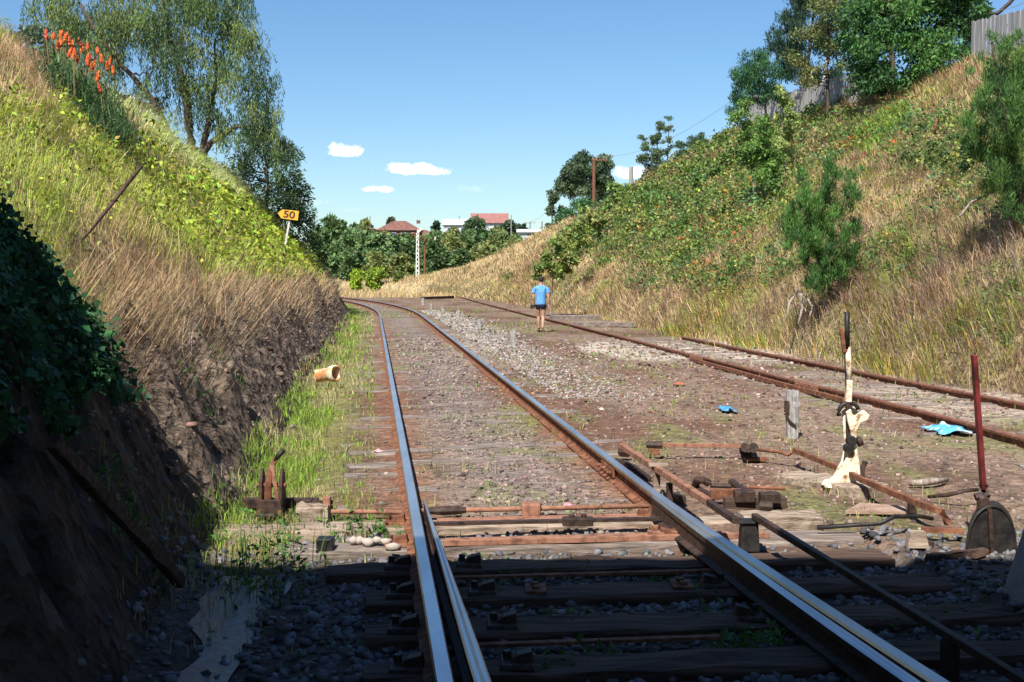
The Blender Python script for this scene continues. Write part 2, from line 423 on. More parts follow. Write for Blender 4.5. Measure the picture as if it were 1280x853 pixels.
# sleepers
def sleeper(y, xa=-.5, xb=2.2, w=.24, mat='sleeper', top=.004, label=None, group='timber sleepers under the main line'):
    t = tdir(y); n = np.array([t[1], -t[0], 0]); c = np.array([float(lrail(y)), y, top-.065])
    b = MB(); b.wood(c+n*xa, c+n*xb, w, .13, n=14, jit=.006)
    o = own(b.build('sleeper', M[mat])); tag(o, label, 'sleeper', group); return o
near = [(7.88, -1.28, 2.75, 'bleached sleeper carrying the throw lever, just inside the sunlight', 'timber', .26),
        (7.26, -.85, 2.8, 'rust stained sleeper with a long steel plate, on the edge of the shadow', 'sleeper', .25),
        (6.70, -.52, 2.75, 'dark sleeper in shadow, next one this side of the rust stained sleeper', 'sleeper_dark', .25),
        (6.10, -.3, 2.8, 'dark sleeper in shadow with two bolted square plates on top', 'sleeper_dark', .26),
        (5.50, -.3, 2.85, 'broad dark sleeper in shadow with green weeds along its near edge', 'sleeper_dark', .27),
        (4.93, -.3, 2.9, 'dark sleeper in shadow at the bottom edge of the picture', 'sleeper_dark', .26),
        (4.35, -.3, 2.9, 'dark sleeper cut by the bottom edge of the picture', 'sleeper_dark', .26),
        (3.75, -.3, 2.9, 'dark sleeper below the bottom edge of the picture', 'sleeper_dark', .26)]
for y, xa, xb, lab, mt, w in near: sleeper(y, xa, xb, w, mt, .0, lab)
protos = [sleeper(8.55, -.52, 2.25, .24, 'sleeper', -.008, 'weathered timber sleeper half buried in the ballast of the main line', 'half buried sleepers of the main line')]
for k in range(2):
    protos.append(sleeper(9.23+.7*k, -.50, 2.3-.1*k, .24, 'sleeper', -.005, 'weathered timber sleeper half buried in the ballast of the main line', 'half buried sleepers of the main line'))
y = 10.65; k = 0
while y < 84:
    src = protos[k % 3]; c = src.copy(); COL.objects.link(c)
    t = tdir(y); n = np.array([t[1], -t[0], 0])
    mid = np.array([float(lrail(y)), y, 0])+n*(.87+rng.normal(0, .05))
    c.location = (mid[0], mid[1], src.location[2]+rng.normal(0, .006)+(.014 if k % 5 == 0 else 0)); c.rotation_euler = (0, rng.normal(0, .004), math.atan2(-t[0]*1.0, t[1])+.115+rng.normal(0, .012))
    y += .68+rng.normal(0, .02); k += 1

# steel sole plates and stretcher rods at the points
def across(y, off, z): # point across the track at offset off from the left rail
    t = tdir(y); n = np.array([t[1], -t[0], 0]); p = np.array([float(lrail(y)), y, z])+n*off; return p
e = empty('sole_plate', across(7.26, .8, 0), 'long flat rusty steel plate bolted on the rust stained sleeper between the rails', 'steel plate')
b = MB(); b.bar(across(7.28, .18, .012), across(7.28, 1.95, .012), .10, .018); b.bar(across(7.19, .16, .02), across(7.19, 2.2, .02), .03, .035)
b.build('plate', M['rust_orange'], e, bevel=.003)
b = MB(); b.bar(across(7.27, 1.45, .034), across(7.27, 1.80, .034), .085, .022); b.bolt(across(7.3, 1.5, .044), .025, .03); b.build('clamp_plate', M['rust_orange'], e, bevel=.003)
e = empty('sole_plate', across(7.88, .8, 0), 'long rusty steel plate lying on the bleached sleeper under the round rod', 'steel plate')
b = MB(); b.bar(across(7.86, .16, .014), across(7.86, 1.72, .014), .17, .018); b.build('plate', M['rust_orange'], e, bevel=.003)
e = empty('stretcher_rod', across(7.98, .8, .05), 'round orange rusty rod with a square block, crossing between the rails at the points', 'rod')
b = MB(); b.tube([across(8.0, .05, .06), across(8.0, .9, .06), across(8.0, 1.62, .06)], .017, 8); b.build('rod', M['rust_orange'], e, smooth=True)
b = MB(); p = across(7.97, .80, .058); b.box(p, (.13, .1, .1)); b.build('block', M['rust_orange'], e, bevel=.015)
b = MB(); b.tube([across(8.0, .10, .06), across(8.0, .20, .06), across(8.0, .3, .06), across(8.0, .36, .06)], [.022, .032, .03, .02], 8); b.build('coupling', M['rust_dark'], e)
e = empty('stretcher_bar', across(7.62, .8, .03), 'flat dark stretcher bar joining the two switch blades between two sleepers', 'rod')
b = MB(); b.bar(across(7.62, .06, .05), across(7.62, 1.64, .05), .05, .02); b.build('bar', M['rust_dark'], e)
b = MB()
for o_ in (1.02, 1.10): b.bolt(across(7.62, o_, .058), .02, .035)
b.box(across(7.62, 1.06, .045), (.2, .09, .05)); b.build('bracket', M['rust_dark'], e, bevel=.004)
e = empty('stretcher_bar', across(6.9, .8, .03), 'lower thin dark bar crossing in the shadow beyond the bolted plates', 'rod')
b = MB(); b.bar(across(6.42, .1, .0), across(6.42, 1.7, .0), .04, .015); b.build('bar', M['rust'], e)
e = empty('stretcher_bar', across(5.2, .8, .0), 'thin rusty bar crossing in the shadow behind the weeds near the bottom', 'rod')
b = MB(); b.bar(across(5.22, .15, .0), across(5.22, 1.3, .0), .04, .015); b.build('bar', M['rust'], e)
for o_, lab in ((.58, 'left'), (1.36, 'right')):
    e = empty('tie_plate', across(6.12, o_, 0), 'small square bolted plate on the dark sleeper, the %s one of two' % lab, 'steel plate')
    b = MB(); b.box(across(6.12, o_, .008), (.11, .17, .014)); b.build('plate', M['rust'], e, bevel=.002)
    for dx in (-.035, .035):
        b = MB(); b.tube([across(6.12+dx, o_, .015), across(6.12+dx, o_, .033)], .022, 6); b.build('bolt', M['rust'], e)
# rail chairs / fastenings at the points
chair_labels = 0
for (y, x, z, s) in [(7.88, -.1, 0, 1), (7.26, -.1, 0, 1), (6.7, -.1, 0, 1), (6.1, -.1, 0, 1), (5.5, -.1, 0, 1), (4.93, -.1, 0, 1), (7.88, GA-.11, 0, -1), (7.26, GA-.11, 0, -1), (6.1, GA-.16, 0, -1), (5.5, GA-.17, 0, -1), (6.1, .32, 0, 1), (5.5, .36, 0, 1), (4.93, .36, 0, 1), (6.7, .30, 0, 1)]:
    e = empty('rail_chair', across(y, x, 0), 'small rusty bolted rail chair holding a rail to a sleeper at the points', 'rail chair', 'rail chairs at the points')
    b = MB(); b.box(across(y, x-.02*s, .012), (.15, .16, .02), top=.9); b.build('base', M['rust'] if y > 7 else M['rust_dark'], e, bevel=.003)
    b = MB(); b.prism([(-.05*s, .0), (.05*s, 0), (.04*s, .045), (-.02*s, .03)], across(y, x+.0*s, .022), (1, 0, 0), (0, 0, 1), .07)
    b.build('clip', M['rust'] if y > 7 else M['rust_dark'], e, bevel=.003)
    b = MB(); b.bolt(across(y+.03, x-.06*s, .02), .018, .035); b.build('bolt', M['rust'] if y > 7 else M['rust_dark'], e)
# fishplate joint on the right rail
e = empty('fishplate', (float(lrail(9.6))+GA, 9.6, .05), 'rusty fishplate bolted to the side of the right main line rail', 'fishplate')
for sd in (-1,):
    b = MB(); b.bar((float(lrail(9.95))+GA-.03, 9.95, .075), (float(lrail(9.45))+GA-.03, 9.45, .075), .02, .075); b.build('plate', M['rust'], e, bevel=.004)
    for yb in (9.5, 9.62, 9.76, 9.9):
        b = MB(); x = float(lrail(yb))+GA-.04; b.tube([(x, yb, .075), (x-.04, yb, .075)], .018, 6); b.build('bolt', M['rust'], e)

# siding
s1 = [(565, 368), (595, 376.6), (625, 384), (662.5, 393.4), (685, 398.5), (715, 405.6), (740, 411.7), (794.7, 424.9), (862.5, 442.4), (915, 454.4), (991.6, 475), (1076.6, 494.4), (1140, 508), (1197, 524), (1280, 547)]
q = np.array([G(a, b_, .085) for a, b_ in s1][::-1])
qy = np.concatenate([np.arange(2, 60, 1.5), np.arange(60, q[-1, 1], 3)])
cf = np.polyfit(q[:, 1], q[:, 0], 5)
def sidx(y):
    y = np.asarray(y, float); base = np.interp(y, q[:, 1], q[:, 0])
    return np.where(y < q[0, 1], q[0, 0]+(q[0, 1]-y)*.06, base)
sm = lambda f, y: (f(y-2.0)+f(y-1)+f(y)+f(y+1)+f(y+2))/5
SA = pl(qy, lambda y: sm(sidx, y))
railobj('siding_rail', SA, 'rust brown rail, nearer rail of the disused siding on the right', [M['rust'], M['railtop_rust']], z=-.065)
s2y = np.arange(2, 33.5, 1.5)
railobj('siding_rail', pl(s2y, lambda y: sm(sidx, y)+1.66), 'rust brown rail at the foot of the right bank, farther rail of the siding', [M['rust'], M['railtop_rust']], z=-.07)
# check rail / rodding just this side of the siding rail
cy_ = np.arange(15.6, 24.5, 1.0)
b = MB(); b.sweep([(float(sm(sidx, y))-.22-.02*(24-y)*.3, y, .03) for y in cy_], [(-.03, -.03), (.03, -.03), (.03, .03), (-.03, .03)])
tag(own(b.build('guard_bar', M['rust'])), 'thin rusty bar lying beside the nearer siding rail', 'steel bar')
for i, (y, lab) in enumerate(((17.6, 'rusty fishplate bolted over a joint in the nearer siding rail, behind the grey post'), (23.9, 'rusty fishplate on the nearer siding rail beside the pale gravel'))):
    x = float(sm(sidx, y)); t = np.array([float(sm(sidx, y+.5)-sm(sidx, y-.5)), 1, 0])
    e = empty('fishplate', (x, y, .05), lab, 'fishplate')
    b = MB(); b.bar((x-.04-t[0]*.45, y-.45, .03), (x-.04+t[0]*.45, y+.45, .03), .03, .09); b.build('plate', M['rust_orange'], e, bevel=.004)
    for k in (-.3, -.1, .1, .3):
        b = MB(); b.tube([(x-.05+t[0]*k, y+k, .04), (x-.085+t[0]*k, y+k, .04)], .022, 6); b.build('bolt', M['rust'], e)
# a few siding sleepers, half buried
for k, y in enumerate(np.arange(9, 33, .72)):
    if rng.random() < .35: continue
    x = float(sm(sidx, y))
    b = MB(); b.wood((x-.55+rng.normal(0, .06), y-.03, -.075), (x+2.2+rng.normal(0, .06), y+.12, -.075), .24, .13, n=8, jit=.01)
    tag(own(b.build('sleeper', M['sleeper'])), 'brown timber sleeper sunk in the dirt under the disused siding', 'sleeper', 'sunken sleepers of the siding')

# ------------------------------------------------------------------ planks, posts, litter
def wood_thing(name, p0, p1, w, h, mat, label, cat, group=None, jit=.006, n=10, up=(0, 0, 1)):
    b = MB(); b.wood(p0, p1, w, h, n=n, jit=jit, up=up); o = own(b.build(name, M[mat])); return tag(o, label, cat, group)
wood_thing('timber_baulk', G(688, 397.5, .05), G(752, 397, .05), .28, .2, 'sleeper', 'grey timber baulk lying at the grass edge behind the walking man, the farther of two', 'timber')
wood_thing('timber_baulk', G(714, 405.5, .07), G(795, 406, .07), .24, .18, 'sleeper', 'grey timber baulk lying over the siding rail, nearer of two by the walking man', 'timber')
posts = [(990, 545, 485, .12, 'short grey wooden post with a rusty fitting, standing right of the point rods'),
         (642, 433.5, 412, .11, 'short grey post beside the main line, nearest of the row of small posts'),
         (599, 413, 399, .12, 'short grey post in pale gravel, second of the row of small posts'),
         (573.5, 399, 388, .15, 'short grey post, third of the row of small posts'),
         (553.7, 391.5, 384, .14, 'small post, fourth in the row along the main line'),
         (539.2, 386, 378.5, .13, 'small post, fifth in the row along the main line'),
         (528.6, 381, 372.5, .16, 'small dark post at the far end of the row by the siding end')]
for i, (px, yb, yt, w, lab) in enumerate(posts):
    g = G(px, yb, 0); h = (yb-yt)/1500*g[1]; g[2] = Hs(g[0], g[1])-.1
    tp = g+np.array([rng.normal(0, .015), 0, h+.1])
    if i == 0:
        e = empty('wooden_post', g, lab, 'post')
        b = MB(); b.wood(g, tp, w, .11, n=12, jit=.004, up=(0, -1, 0)); b.build('post', M['postwood'], e)
        b = MB(); b.tube([tp+(-.06, -.06, -.12), tp+(-.085, -.07, -.2), tp+(-.05, -.08, -.3), tp+(.02, -.07, -.36)], .012, 6); b.box(tp+(-.07, -.05, -.16), (.04, .06, .12)); b.build('fitting', M['rust_dark'], e)
    else: wood_thing('wooden_post', g, tp, w, w*.8, 'postwood', lab, 'post', 'short posts along the main line', up=(0, -1, 0))
# blunt end of the siding
wood_thing('stop_timber', G(528, 373, .12), G(566, 371.5, .12), .25, .2, 'sleeper_dark', 'dark timber lying across the far end of the siding', 'timber')
# litter
def litter(name, px, py, pts, mat, lab, z=.03, s=1.0):
    g = G(px, py, 0); g[2] = Hs(g[0], g[1]); n = 9; V = []; 
    L, W = pts
    for j in range(n):
        for i in range(n):
            u, v = i/(n-1)-.5, j/(n-1)-.5
            ed = 1+.18*math.sin(9*v+px)+.1*math.sin(23*v+px)
            V.append((g[0]+u*L*ed, g[1]+v*W*(1+.22*math.sin(9*u+py)+.12*math.sin(21*u)), g[2]+.012+.055*s*abs(vnoise(u*9+px, v*9, 3))*(1.2-abs(u)*1.4)+.008*s))
    idx = np.arange(n*n).reshape(n, n); F = np.stack([idx[:-1, :-1], idx[:-1, 1:], idx[1:, 1:], idx[1:, :-1]], -1).reshape(-1, 4)
    o = own(np_mesh(name, V, [F], mat)); so = o.modifiers.new('s', 'SOLIDIFY'); so.thickness = .004
    tag(o, lab, 'litter'); return o
mb_ = noisemat('blue_plastic', (.05, .22, .42), (.12, .36, .60), 30, .4, 30, .4, .01)
mw_ = noisemat('white_blue_plastic', (.10, .42, .66), (.62, .74, .80), 9, .5, 30, .4, .01, lo=.5, hi=.6)
mp_ = noisemat('pink_plastic', (.7, .15, .25), (.8, .6, .6), 12, .4, 30, .3)
litter('plastic_bag', 909, 513, (.17, .42), mb_, 'crumpled blue plastic scrap on the dirt left of the short grey post')
litter('plastic_sheet', 1186, 540, (.34, .55), mw_, 'torn blue and white plastic sheet on the dirt beyond the red lever', s=1.5)
litter('wrapper', 473, 567, (.12, .12), mp_, 'small pink and white wrapper left of the main line', s=.7)
litter('wrapper', 712, 638, (.09, .10), mp_, 'small white and red wrapper beside the round orange rod', s=.7)
litter('wrapper', 849, 481, (.16, .2), noisemat('red_plastic', (.5, .1, .06), (.6, .2, .1), 12, .4, 30, .3), 'small faded red scrap on the dirt between main line and siding', s=.7)
# sticks on the ground
def stick(pts, r, lab, mat='deadwood', name='stick', n=6):
    b = MB(); b.tube(pts, r, n, jit=.002); tag(own(b.build(name, M[mat], smooth=True)), lab, 'stick')
stick([G(1136, 604, .03), G(1155, 603, .04), G(1184, 600, .03)], [.022, .028, .02], 'pale stick lying on the dirt right of the white lever stand')
stick([G(1022, 660, .04), G(1065, 657, .05), G(1100, 655, .09), G(1118, 646, .13), G(1150, 645, .1), G(1165, 649, .06)], .014, 'thick black bent cable between the slab and the small bracket', 'black', 'cable')
bb = MB(); bb.wood(G(1160, 698, .02), G(1232, 690, .02), .05, .04); tag(own(bb.build('batten', M['sleeper_dark'])), 'dark thin batten lying on shaded gravel near the right edge', 'timber')
# slabs
wood_thing('timber_slab', G(925, 653, .02), G(1022, 652, .02), .22, .12, 'timber', 'short pale timber slab in the dirt right of the box stool', 'timber')
wood_thing('timber_slab', G(985, 598, .02), G(1098, 616, .02), .30, .1, 'timber', 'weathered timber slab under the white lever stand', 'timber')
b = MB(); g = G(1090, 640, .0); b.prism([(-.22, -.12), (.2, -.16), (.24, .05), (-.02, .2)], g+(0, 0, .02), (1, 0, 0), (0, 1, 0), .02); tag(own(b.build('steel_plate', noisemat('tan_rust', (.24, .15, .11), (.40, .28, .22), 9))), 'loose triangular rusty plate lying in front of the white lever stand', 'steel plate')
wood_thing('old_timber', P(66, 552, 4.95), G(226, 728, .03), .05, .065, 'sleeper_dark', 'long dark timber leaning down the shaded left bank to the ditch', 'timber', n=16, jit=.0025)
# broken pipe
e = empty('drain_pipe', G(405, 475, 0), 'short broken orange and cream clay pipe lying in the grass left of the line', 'pipe')
b = MB(); d = np.array([.40, -.20, .07]); o0 = G(388, 474, .10)+np.array([0, 0, .03]); n = 18
V = []; F = []
ring = [(math.cos(a), math.sin(a)) for a in np.linspace(0, 2*PI, n, endpoint=False)]
sd = np.cross(d/np.linalg.norm(d), (0, 0, 1)); sd /= np.linalg.norm(sd); uu = np.cross(sd, d/np.linalg.norm(d))
for k, (t, r) in enumerate([(0, .095), (.5, .10), (.85, .102), (.86, .122), (1.05, .125), (1.05, .10), (.85, .085), (0, .08)]):
    for a, c in ring:
        tt = t+(.3*max(0, a)+.15*abs(c) if k in (0, 7) else (.1*max(0, c)*max(0, -a) if k in (4, 5) else 0)); V.append(o0+d*tt+sd*a*r+uu*c*r)
for k in range(7):
    for q_ in range(n): F.append((k*n+q_, k*n+(q_+1) % n, (k+1)*n+(q_+1) % n, (k+1)*n+q_))
b.add(V, F); b.build('barrel', noisemat('stained_clay', (.50, .20, .07), (.80, .66, .46), 7, .6, 40, .3, .004, lo=.4, hi=.55), e, smooth=True)
# ------------------------------------------------------------------ point levers and rodding
# rusty throw lever on the left
g = G(340, 643, .02); W = lambda dx, dy, dz: g+np.array([dx, dy, dz])
e = empty('throw_lever', g, 'dark rusty point throw lever on the bleached sleeper left of the main line', 'lever')
b = MB(); b.box(W(.0, .0, .012), (.19, .22, .02), top=.96); b.prism([(-.085, .02), (.085, .02), (.07, .11), (-.07, .11)], W(0, -.06, 0), (1, 0, 0), (0, 0, 1), .03)
b.build('base', M['rust_dark'], e, bevel=.004)
for s in (-1, 1):
    b = MB(); b.prism([(-.09, .02), (.1, .02), (.06, .24), (.02, .31), (-.03, .3), (-.06, .2)], W(.068*s, .02, 0), (0, 1, 0), (0, 0, 1), .022)
    b.build('cheek', M['rust_dark'], e, bevel=.004)
b = MB(); b.sweep([W(-.025, 0, .08), W(-.018, -.03, .2), W(-.01, -.03, .28), W(.005, -.01, .34), W(.045, 0, .40)], [(-.02, -.009), (.02, -.009), (.02, .009), (-.02, .009)], up=(0, -1, 0), scale=[1.3, 1.15, 1, .85, .7]); b.build('lever_arm', M['rust'], e, bevel=.004)
b = MB(); b.sweep([W(.045, 0, .06), W(.034, -.03, .18), W(.02, -.03, .26), W(.008, -.02, .34)], [(-.014, -.007), (.014, -.007), (.014, .007), (-.014, .007)], up=(0, -1, 0)); b.build('link', M['rust_orange'], e, bevel=.003)
for dx_ in (-.07, .07):
    b = MB(); b.bolt(W(dx_, -.08, .02), .014, .02); b.build('bolt', M['rust'], e)
b = MB(); b.tube([W(.02, 0, .365), W(.05, 0, .405), W(.085, 0, .44)], [.014, .018, .016], 8); b.build('handle', M['black'], e, smooth=True)
b = MB(); b.tube([W(-.1, 0, .2), W(0, 0, .2), W(.1, 0, .2)], .016, 8); b.build('pivot', M['rust'], e)
e = empty('point_rod', G(305, 633, .1), 'dark flat rod passing behind the throw lever towards the rail', 'rod')
b = MB(); b.bar(G(305, 629, .07), G(398, 629, .07), .05, .07); b.build('bar', M['rust_dark'], e, bevel=.004)
b = MB(); b.bar(G(388, 628, .09), G(416, 628, .09), .03, .025); b.bar(G(388, 634, .05), G(416, 634, .05), .03, .025); b.box(G(386, 631, .07), (.05, .08, .08)); b.build('jaw', M['rust_dark'], e, bevel=.003)
b = MB(); b.box(G(409, 629, .09), (.05, .06, .09)); b.build('pin_block', M['rust_orange'], e, bevel=.004)
b = MB(); b.tube([G(414, 640, .04), G(460, 640, .04), G(505, 641, .04)], .016, 8); b.build('rod', M['rust_orange'], e, smooth=True)
wood_thing('timber_block', G(372, 642, .02), G(412, 642, .02), .16, .13, 'timber', 'short brown timber block behind the throw lever rod', 'timber')
b = MB(); b.box(G(407, 682, .02), (.1, .1, .1)); tag(own(b.build('iron_block', M['black'], bevel=.008)), 'small black iron block in front of the bleached sleeper', 'iron block')

# white lever stand
g = G(1056, 609, .03); W = lambda dx, dy, dz: g+np.array([dx, dy, dz])
e = empty('lever_stand', g, 'white painted rusty point lever stand with an upright lever, right of the main line', 'lever stand')
b = MB()
sc = .0060
# front casting outline (pixel offsets from the base centre, y up)
out = [(-30, 3), (-26, 9), (-16, 11), (-8, 22), (0, 34), (4, 46), (7, 58), (6, 70), (2, 84), (0, 96), (6, 100), (9, 90), (12, 92), (22, 99), (30, 92), (27, 86), (18, 82), (14, 72), (13, 60), (15, 46), (18, 30), (19, 14), (20, 0), (-10, -2)]
b = MB(); b.prism([(x*sc, y_*sc) for x, y_ in out], W(0, 0, 0), (1, 0, 0), (0, 0, 1), .035); b.build('front_casting', M['whitepaint'], e, bevel=.006)
out2 = [(-22, 3), (-12, 11), (-2, 30), (2, 50), (0, 70), (-2, 96), (10, 104), (20, 98), (16, 80), (15, 50), (18, 26), (20, 0)]
b = MB(); b.prism([(x*sc, y_*sc) for x, y_ in out2], W(.01, .11, 0), (1, 0, 0), (0, 0, 1), .025); b.build('rear_casting', M['whitepaint'], e, bevel=.005)
b = MB(); b.box(W(-.02, .06, .015), (.28, .22, .03), top=.94); b.build('foot_plate', M['whitepaint'], e, bevel=.004)
b = MB(); pts = [W((6+13*math.cos(a))*sc, .05, (94+13*math.sin(a))*sc) for a in np.linspace(.35, PI+.3, 12)]
b.tube(pts, .017, 6); b.build('quadrant', M['black'], e, smooth=True)
for k, (dx, dz) in enumerate(((7, 50), (10, 60))):
    b = MB(); b.tube([W(dx*sc-.02, -.05, dz*sc), W(dx*sc-.02, .0, dz*sc), W(dx*sc+.03, .13, dz*sc)], [.035, .042, .03], 10); b.build('pivot_boss', M['black'], e)
b = MB(); b.tube([W(18*sc, .06, 56*sc), W(24*sc, .06, 58*sc)], [.04, .035], 10); b.build('counterweight', M['rust_dark'], e)
b = MB(); b.bar(W(6*sc, .05, 60*sc), W(4*sc, .05, 112*sc), .035, .03); b.build('lever_root', M['rust_dark'], e, bevel=.004)
b = MB(); b.bar(W(5*sc, .05, 108*sc), W(6*sc, .05, 136*sc), .05, .045); b.build('lever_socket', M['whitepaint'], e, bevel=.006)
b = MB(); b.tube([W(6*sc, .05, 134*sc), W(5*sc, .05, 155*sc), W(3.5*sc, .05, 180*sc)], [.020, .022, .018], 8); b.build('lever_shaft', M['whitepaint'], e, smooth=True)
b = MB(); b.tube([W(3*sc, .05, 176*sc), W(2.5*sc, .05, 200*sc), W(2*sc, .05, 223*sc)], [.02, .019, .021], 8); b.build('lever_handle', M['black'], e, smooth=True)
b = MB(); b.bar(W(-1*sc, .05, 174*sc), W(-5*sc, .05, 202*sc), .022, .03); b.tube([W(-3*sc, .05, 172*sc), W(3*sc, .05, 174*sc)], .018, 6); b.build('catch_handle', M['rust'], e)
b = MB(); b.bar(W(-.5*sc, .05, 172*sc), W(2.5*sc, .05, 116*sc), .008, .008); b.build('catch_rod', M['black'], e)
b = MB(); b.tube([W(26*sc, .1, 6*sc), W(28*sc, .12, 22*sc), W(32*sc, .12, 30*sc)], [.03, .022, .018], 6); b.build('crank_arm', M['rust_dark'], e)

# red lever with its dark housing
g = G(1239, 690, .0); W = lambda dx, dy, dz: g+np.array([dx, dy, dz])
e = empty('red_lever', g, 'tall thin faded red lever standing in a dark round housing at the right edge', 'lever')
def px_at(px, py): return P(px, py, g[1]+.05)
b = MB(); b.bar(px_at(1229, 612), px_at(1217.5, 444), .026, .05, up=(0, -1, 0)); b.build('lever_shaft', M['redpaint'], e, bevel=.004)
b = MB(); b.tube([px_at(1231, 640), px_at(1228, 622), px_at(1230, 606)], [.05, .035, .03], 8); b.tube([px_at(1219, 622), px_at(1236, 618)], .022, 6); b.build('socket', M['rust_dark'], e)
b = MB(); n = 16
prof = [(-.15, 0)]+[(-.15*math.cos(a)*(1), .29*math.sin(a)**.8) for a in np.linspace(.12, PI-.12, n)]+[(.15, 0)]
b.prism(prof, W(.0, .015, -.02), (1, 0, 0), (0, 0, 1), .02); b.build('front_plate', M['black'], e, bevel=.01)
b = MB(); b.prism([(x*.96, z*.98) for x, z in prof], W(.075, .18, -.02), (1, 0, 0), (0, 0, 1), .03); b.build('rear_plate', M['black'], e, bevel=.01)
b = MB(); pts = [W(x*1.02, .07, z*1.02-.02) for x, z in prof[1:-1]]
for a_, c_ in zip(pts[:-1], pts[1:]): b.bar(a_+(0, .08, 0), c_+(0, .08, 0), .24, .02) if False else None
V = []; F = []
for x, z in prof: V += [W(x*1.03, .0, z*1.03-.02), W(x*.98+.075, .20, z*1.0-.02)]
for i in range(len(prof)-1): F.append((2*i, 2*i+2, 2*i+3, 2*i+1))
b.add(V, F); hh = b.build('hood', M['black'], e, smooth=True); so = hh.modifiers.new('s', 'SOLIDIFY'); so.thickness = .015
b = MB(); b.bar(W(.0, -.01, .0), W(-.02, -.01, .26), .022, .02, up=(0, -1, 0)); b.build('rib', M['rust_dark'], e)
stick([G(1160, 621, .03), G(1185, 619, .06), G(1205, 614, .1), G(1222, 612, .1)], [.012, .016, .014, .014], 'dark rusty chain like rod leading to the foot of the red lever', 'rust_dark', 'chain')

# upper rod, running from the rail to the stool
def pr(px, py, z): return G(px, py, z)
e = empty('rod_run', pr(850, 610, .15), 'straight rusty channel rod slanting from the gravel down to the black box stool', 'rod')
b = MB(); b.bar(pr(776, 557, .22), pr(886, 628, .22), .045, .045); b.build('channel', M['rust_orange'], e, bevel=.004)
b = MB(); b.bar(pr(884, 627, .217), pr(920, 651, .217), .040, .038); b.build('channel_end', M['rust_dark'], e, bevel=.004)
for px, py in ((821, 586), (940, 655)):
    pass
b = MB(); p = pr(821, 586, .22); b.bar((p[0], p[1], -.05), (p[0], p[1], .2), .05, .03, up=(0, -1, 0)); b.bar(p+(-.06, 0, .03), p+(.08, 0, .03), .05, .02); b.build('support', M['timber'], e)
b = MB(); p = pr(838, 600, .2); b.bar((p[0], p[1]+.05, -.05), (p[0], p[1]+.05, .17), .045, .03, up=(0, -1, 0)); b.build('support', M['rust_dark'], e)
b = MB(); p = pr(776, 564, .08); b.tube([p, p+(.06, -.05, .0)], .05, 8); b.build('roller', M['rust_dark'], e)
b = MB(); g0 = pr(936, 684, 0)
b.box(g0+(0, 0, .065), (.115, .11, .17), top=.84); b.box(g0+(0, 0, .158), (.145, .12, .018))
tag(own(b.build('box_stool', M['black'], bevel=.006)), 'black iron box stool carrying the end of the rod, right of the main line', 'stool')
e = empty('rod_run', pr(1100, 760, .1), 'long dark rod running from the black box stool to the bottom right corner', 'rod')
a0 = g0+np.array([.03, 0, .19])
a1 = P(1285, 866, 4.55); a1[2] = .13; a1 = G(1290, 858, .15)
b = MB(); b.bar(a0, a1, .036, .036); b.build('channel', M['rust_dark'], e, bevel=.004)
for t in (.8, ):
    p = a0*(1-t)+a1*t
    b = MB(); b.bar((p[0], p[1], -.08), (p[0], p[1], p[2]-.02), .06, .06, up=(0, -1, 0)); b.build('support', M['black'], e)
# cross rod to the stand
e = empty('rod_run', pr(880, 560, .12), 'level rusty rod carried between two small brackets beyond the slanting channel', 'rod')
b = MB(); b.bar(pr(826, 556.5, .13), pr(930, 557.5, .13), .035, .035); b.build('rod', M['rust_orange'], e, bevel=.003)
b = MB(); b.tube([pr(808, 556, .13), pr(828, 556.5, .13)], [.03, .035], 8); b.build('coupling', M['rust_dark'], e)
b = MB(); p = pr(817, 568, 0); b.box(p+(0, 0, .05), (.1, .08, .1), top=.8); b.build('bracket', M['rust'], e, bevel=.004)
e = empty('crank_bearing', pr(945, 570, .0), 'rusty crank bearing where the level rod meets the rod to the white stand', 'crank')
b = MB(); b.box(pr(945, 574, .03), (.2, .12, .02)); b.build('base', M['rust'], e)
b = MB(); b.tube([pr(930, 560, .04), pr(932, 560, .15)], [.05, .04], 8); b.tube([pr(940, 560, .04), pr(942, 560, .15)], [.035, .045], 8); b.build('bearing', M['rust_dark'], e)
b = MB(); b.tube([pr(943, 562, .1), pr(975, 565, .1), pr(985, 569, .08), pr(993, 563, .13)], .016, 6); b.build('crank_pin', M['rust'], e, smooth=True)
e = empty('rod_run', pr(1090, 610, .1), 'bent rusty rod passing behind the white lever stand to the right', 'rod')
b = MB(); b.sweep([pr(993, 563, .13), pr(1045, 584, .13), pr(1078, 600, .13), pr(1120, 618, .13), pr(1160, 634, .13), pr(1177, 640, .12), pr(1185, 654, .04)], [(-.018, -.02), (.018, -.02), (.018, .02), (-.018, .02)]); b.build('rod', M['rust'], e)
b = MB(); b.box(pr(1140, 632, .05), (.05, .05, .1)); b.build('guide', M['rust_dark'], e)
# lock box cluster
e = empty('lock_box', pr(925, 630, 0), 'dark rusty facing point lock of blocks and pins right of the slanting channel', 'point lock')
b = MB(); b.bar(pr(888, 618, .08), pr(930, 617, .08), .05, .07); b.build('slide', M['rust'], e, bevel=.004)
b = MB(); b.bar(pr(905, 630, .03), pr(982, 629, .03), .08, .09); b.build('bed', M['sleeper_dark'], e, bevel=.005)
b = MB(); b.box(pr(962, 622, .09), (.14, .1, .07)); b.box(pr(930, 620, .09), (.14, .1, .08)); b.build('casting', M['rust_dark'], e, bevel=.006)
b = MB(); b.tube([pr(869, 607, .06), pr(872, 600, .12), pr(880, 601, .12), pr(886, 604, .1)], [.03, .03, .028, .03], 8); b.tube([pr(872, 612, .03), pr(890, 622, .05)], .03, 8); b.build('hook', M['rust_dark'], e)
b = MB(); b.tube([pr(915, 603, .1), pr(922, 608, .1), pr(934, 616, .1)], [.03, .026, .03], 8); b.build('crank_arm', M['rust_dark'], e)
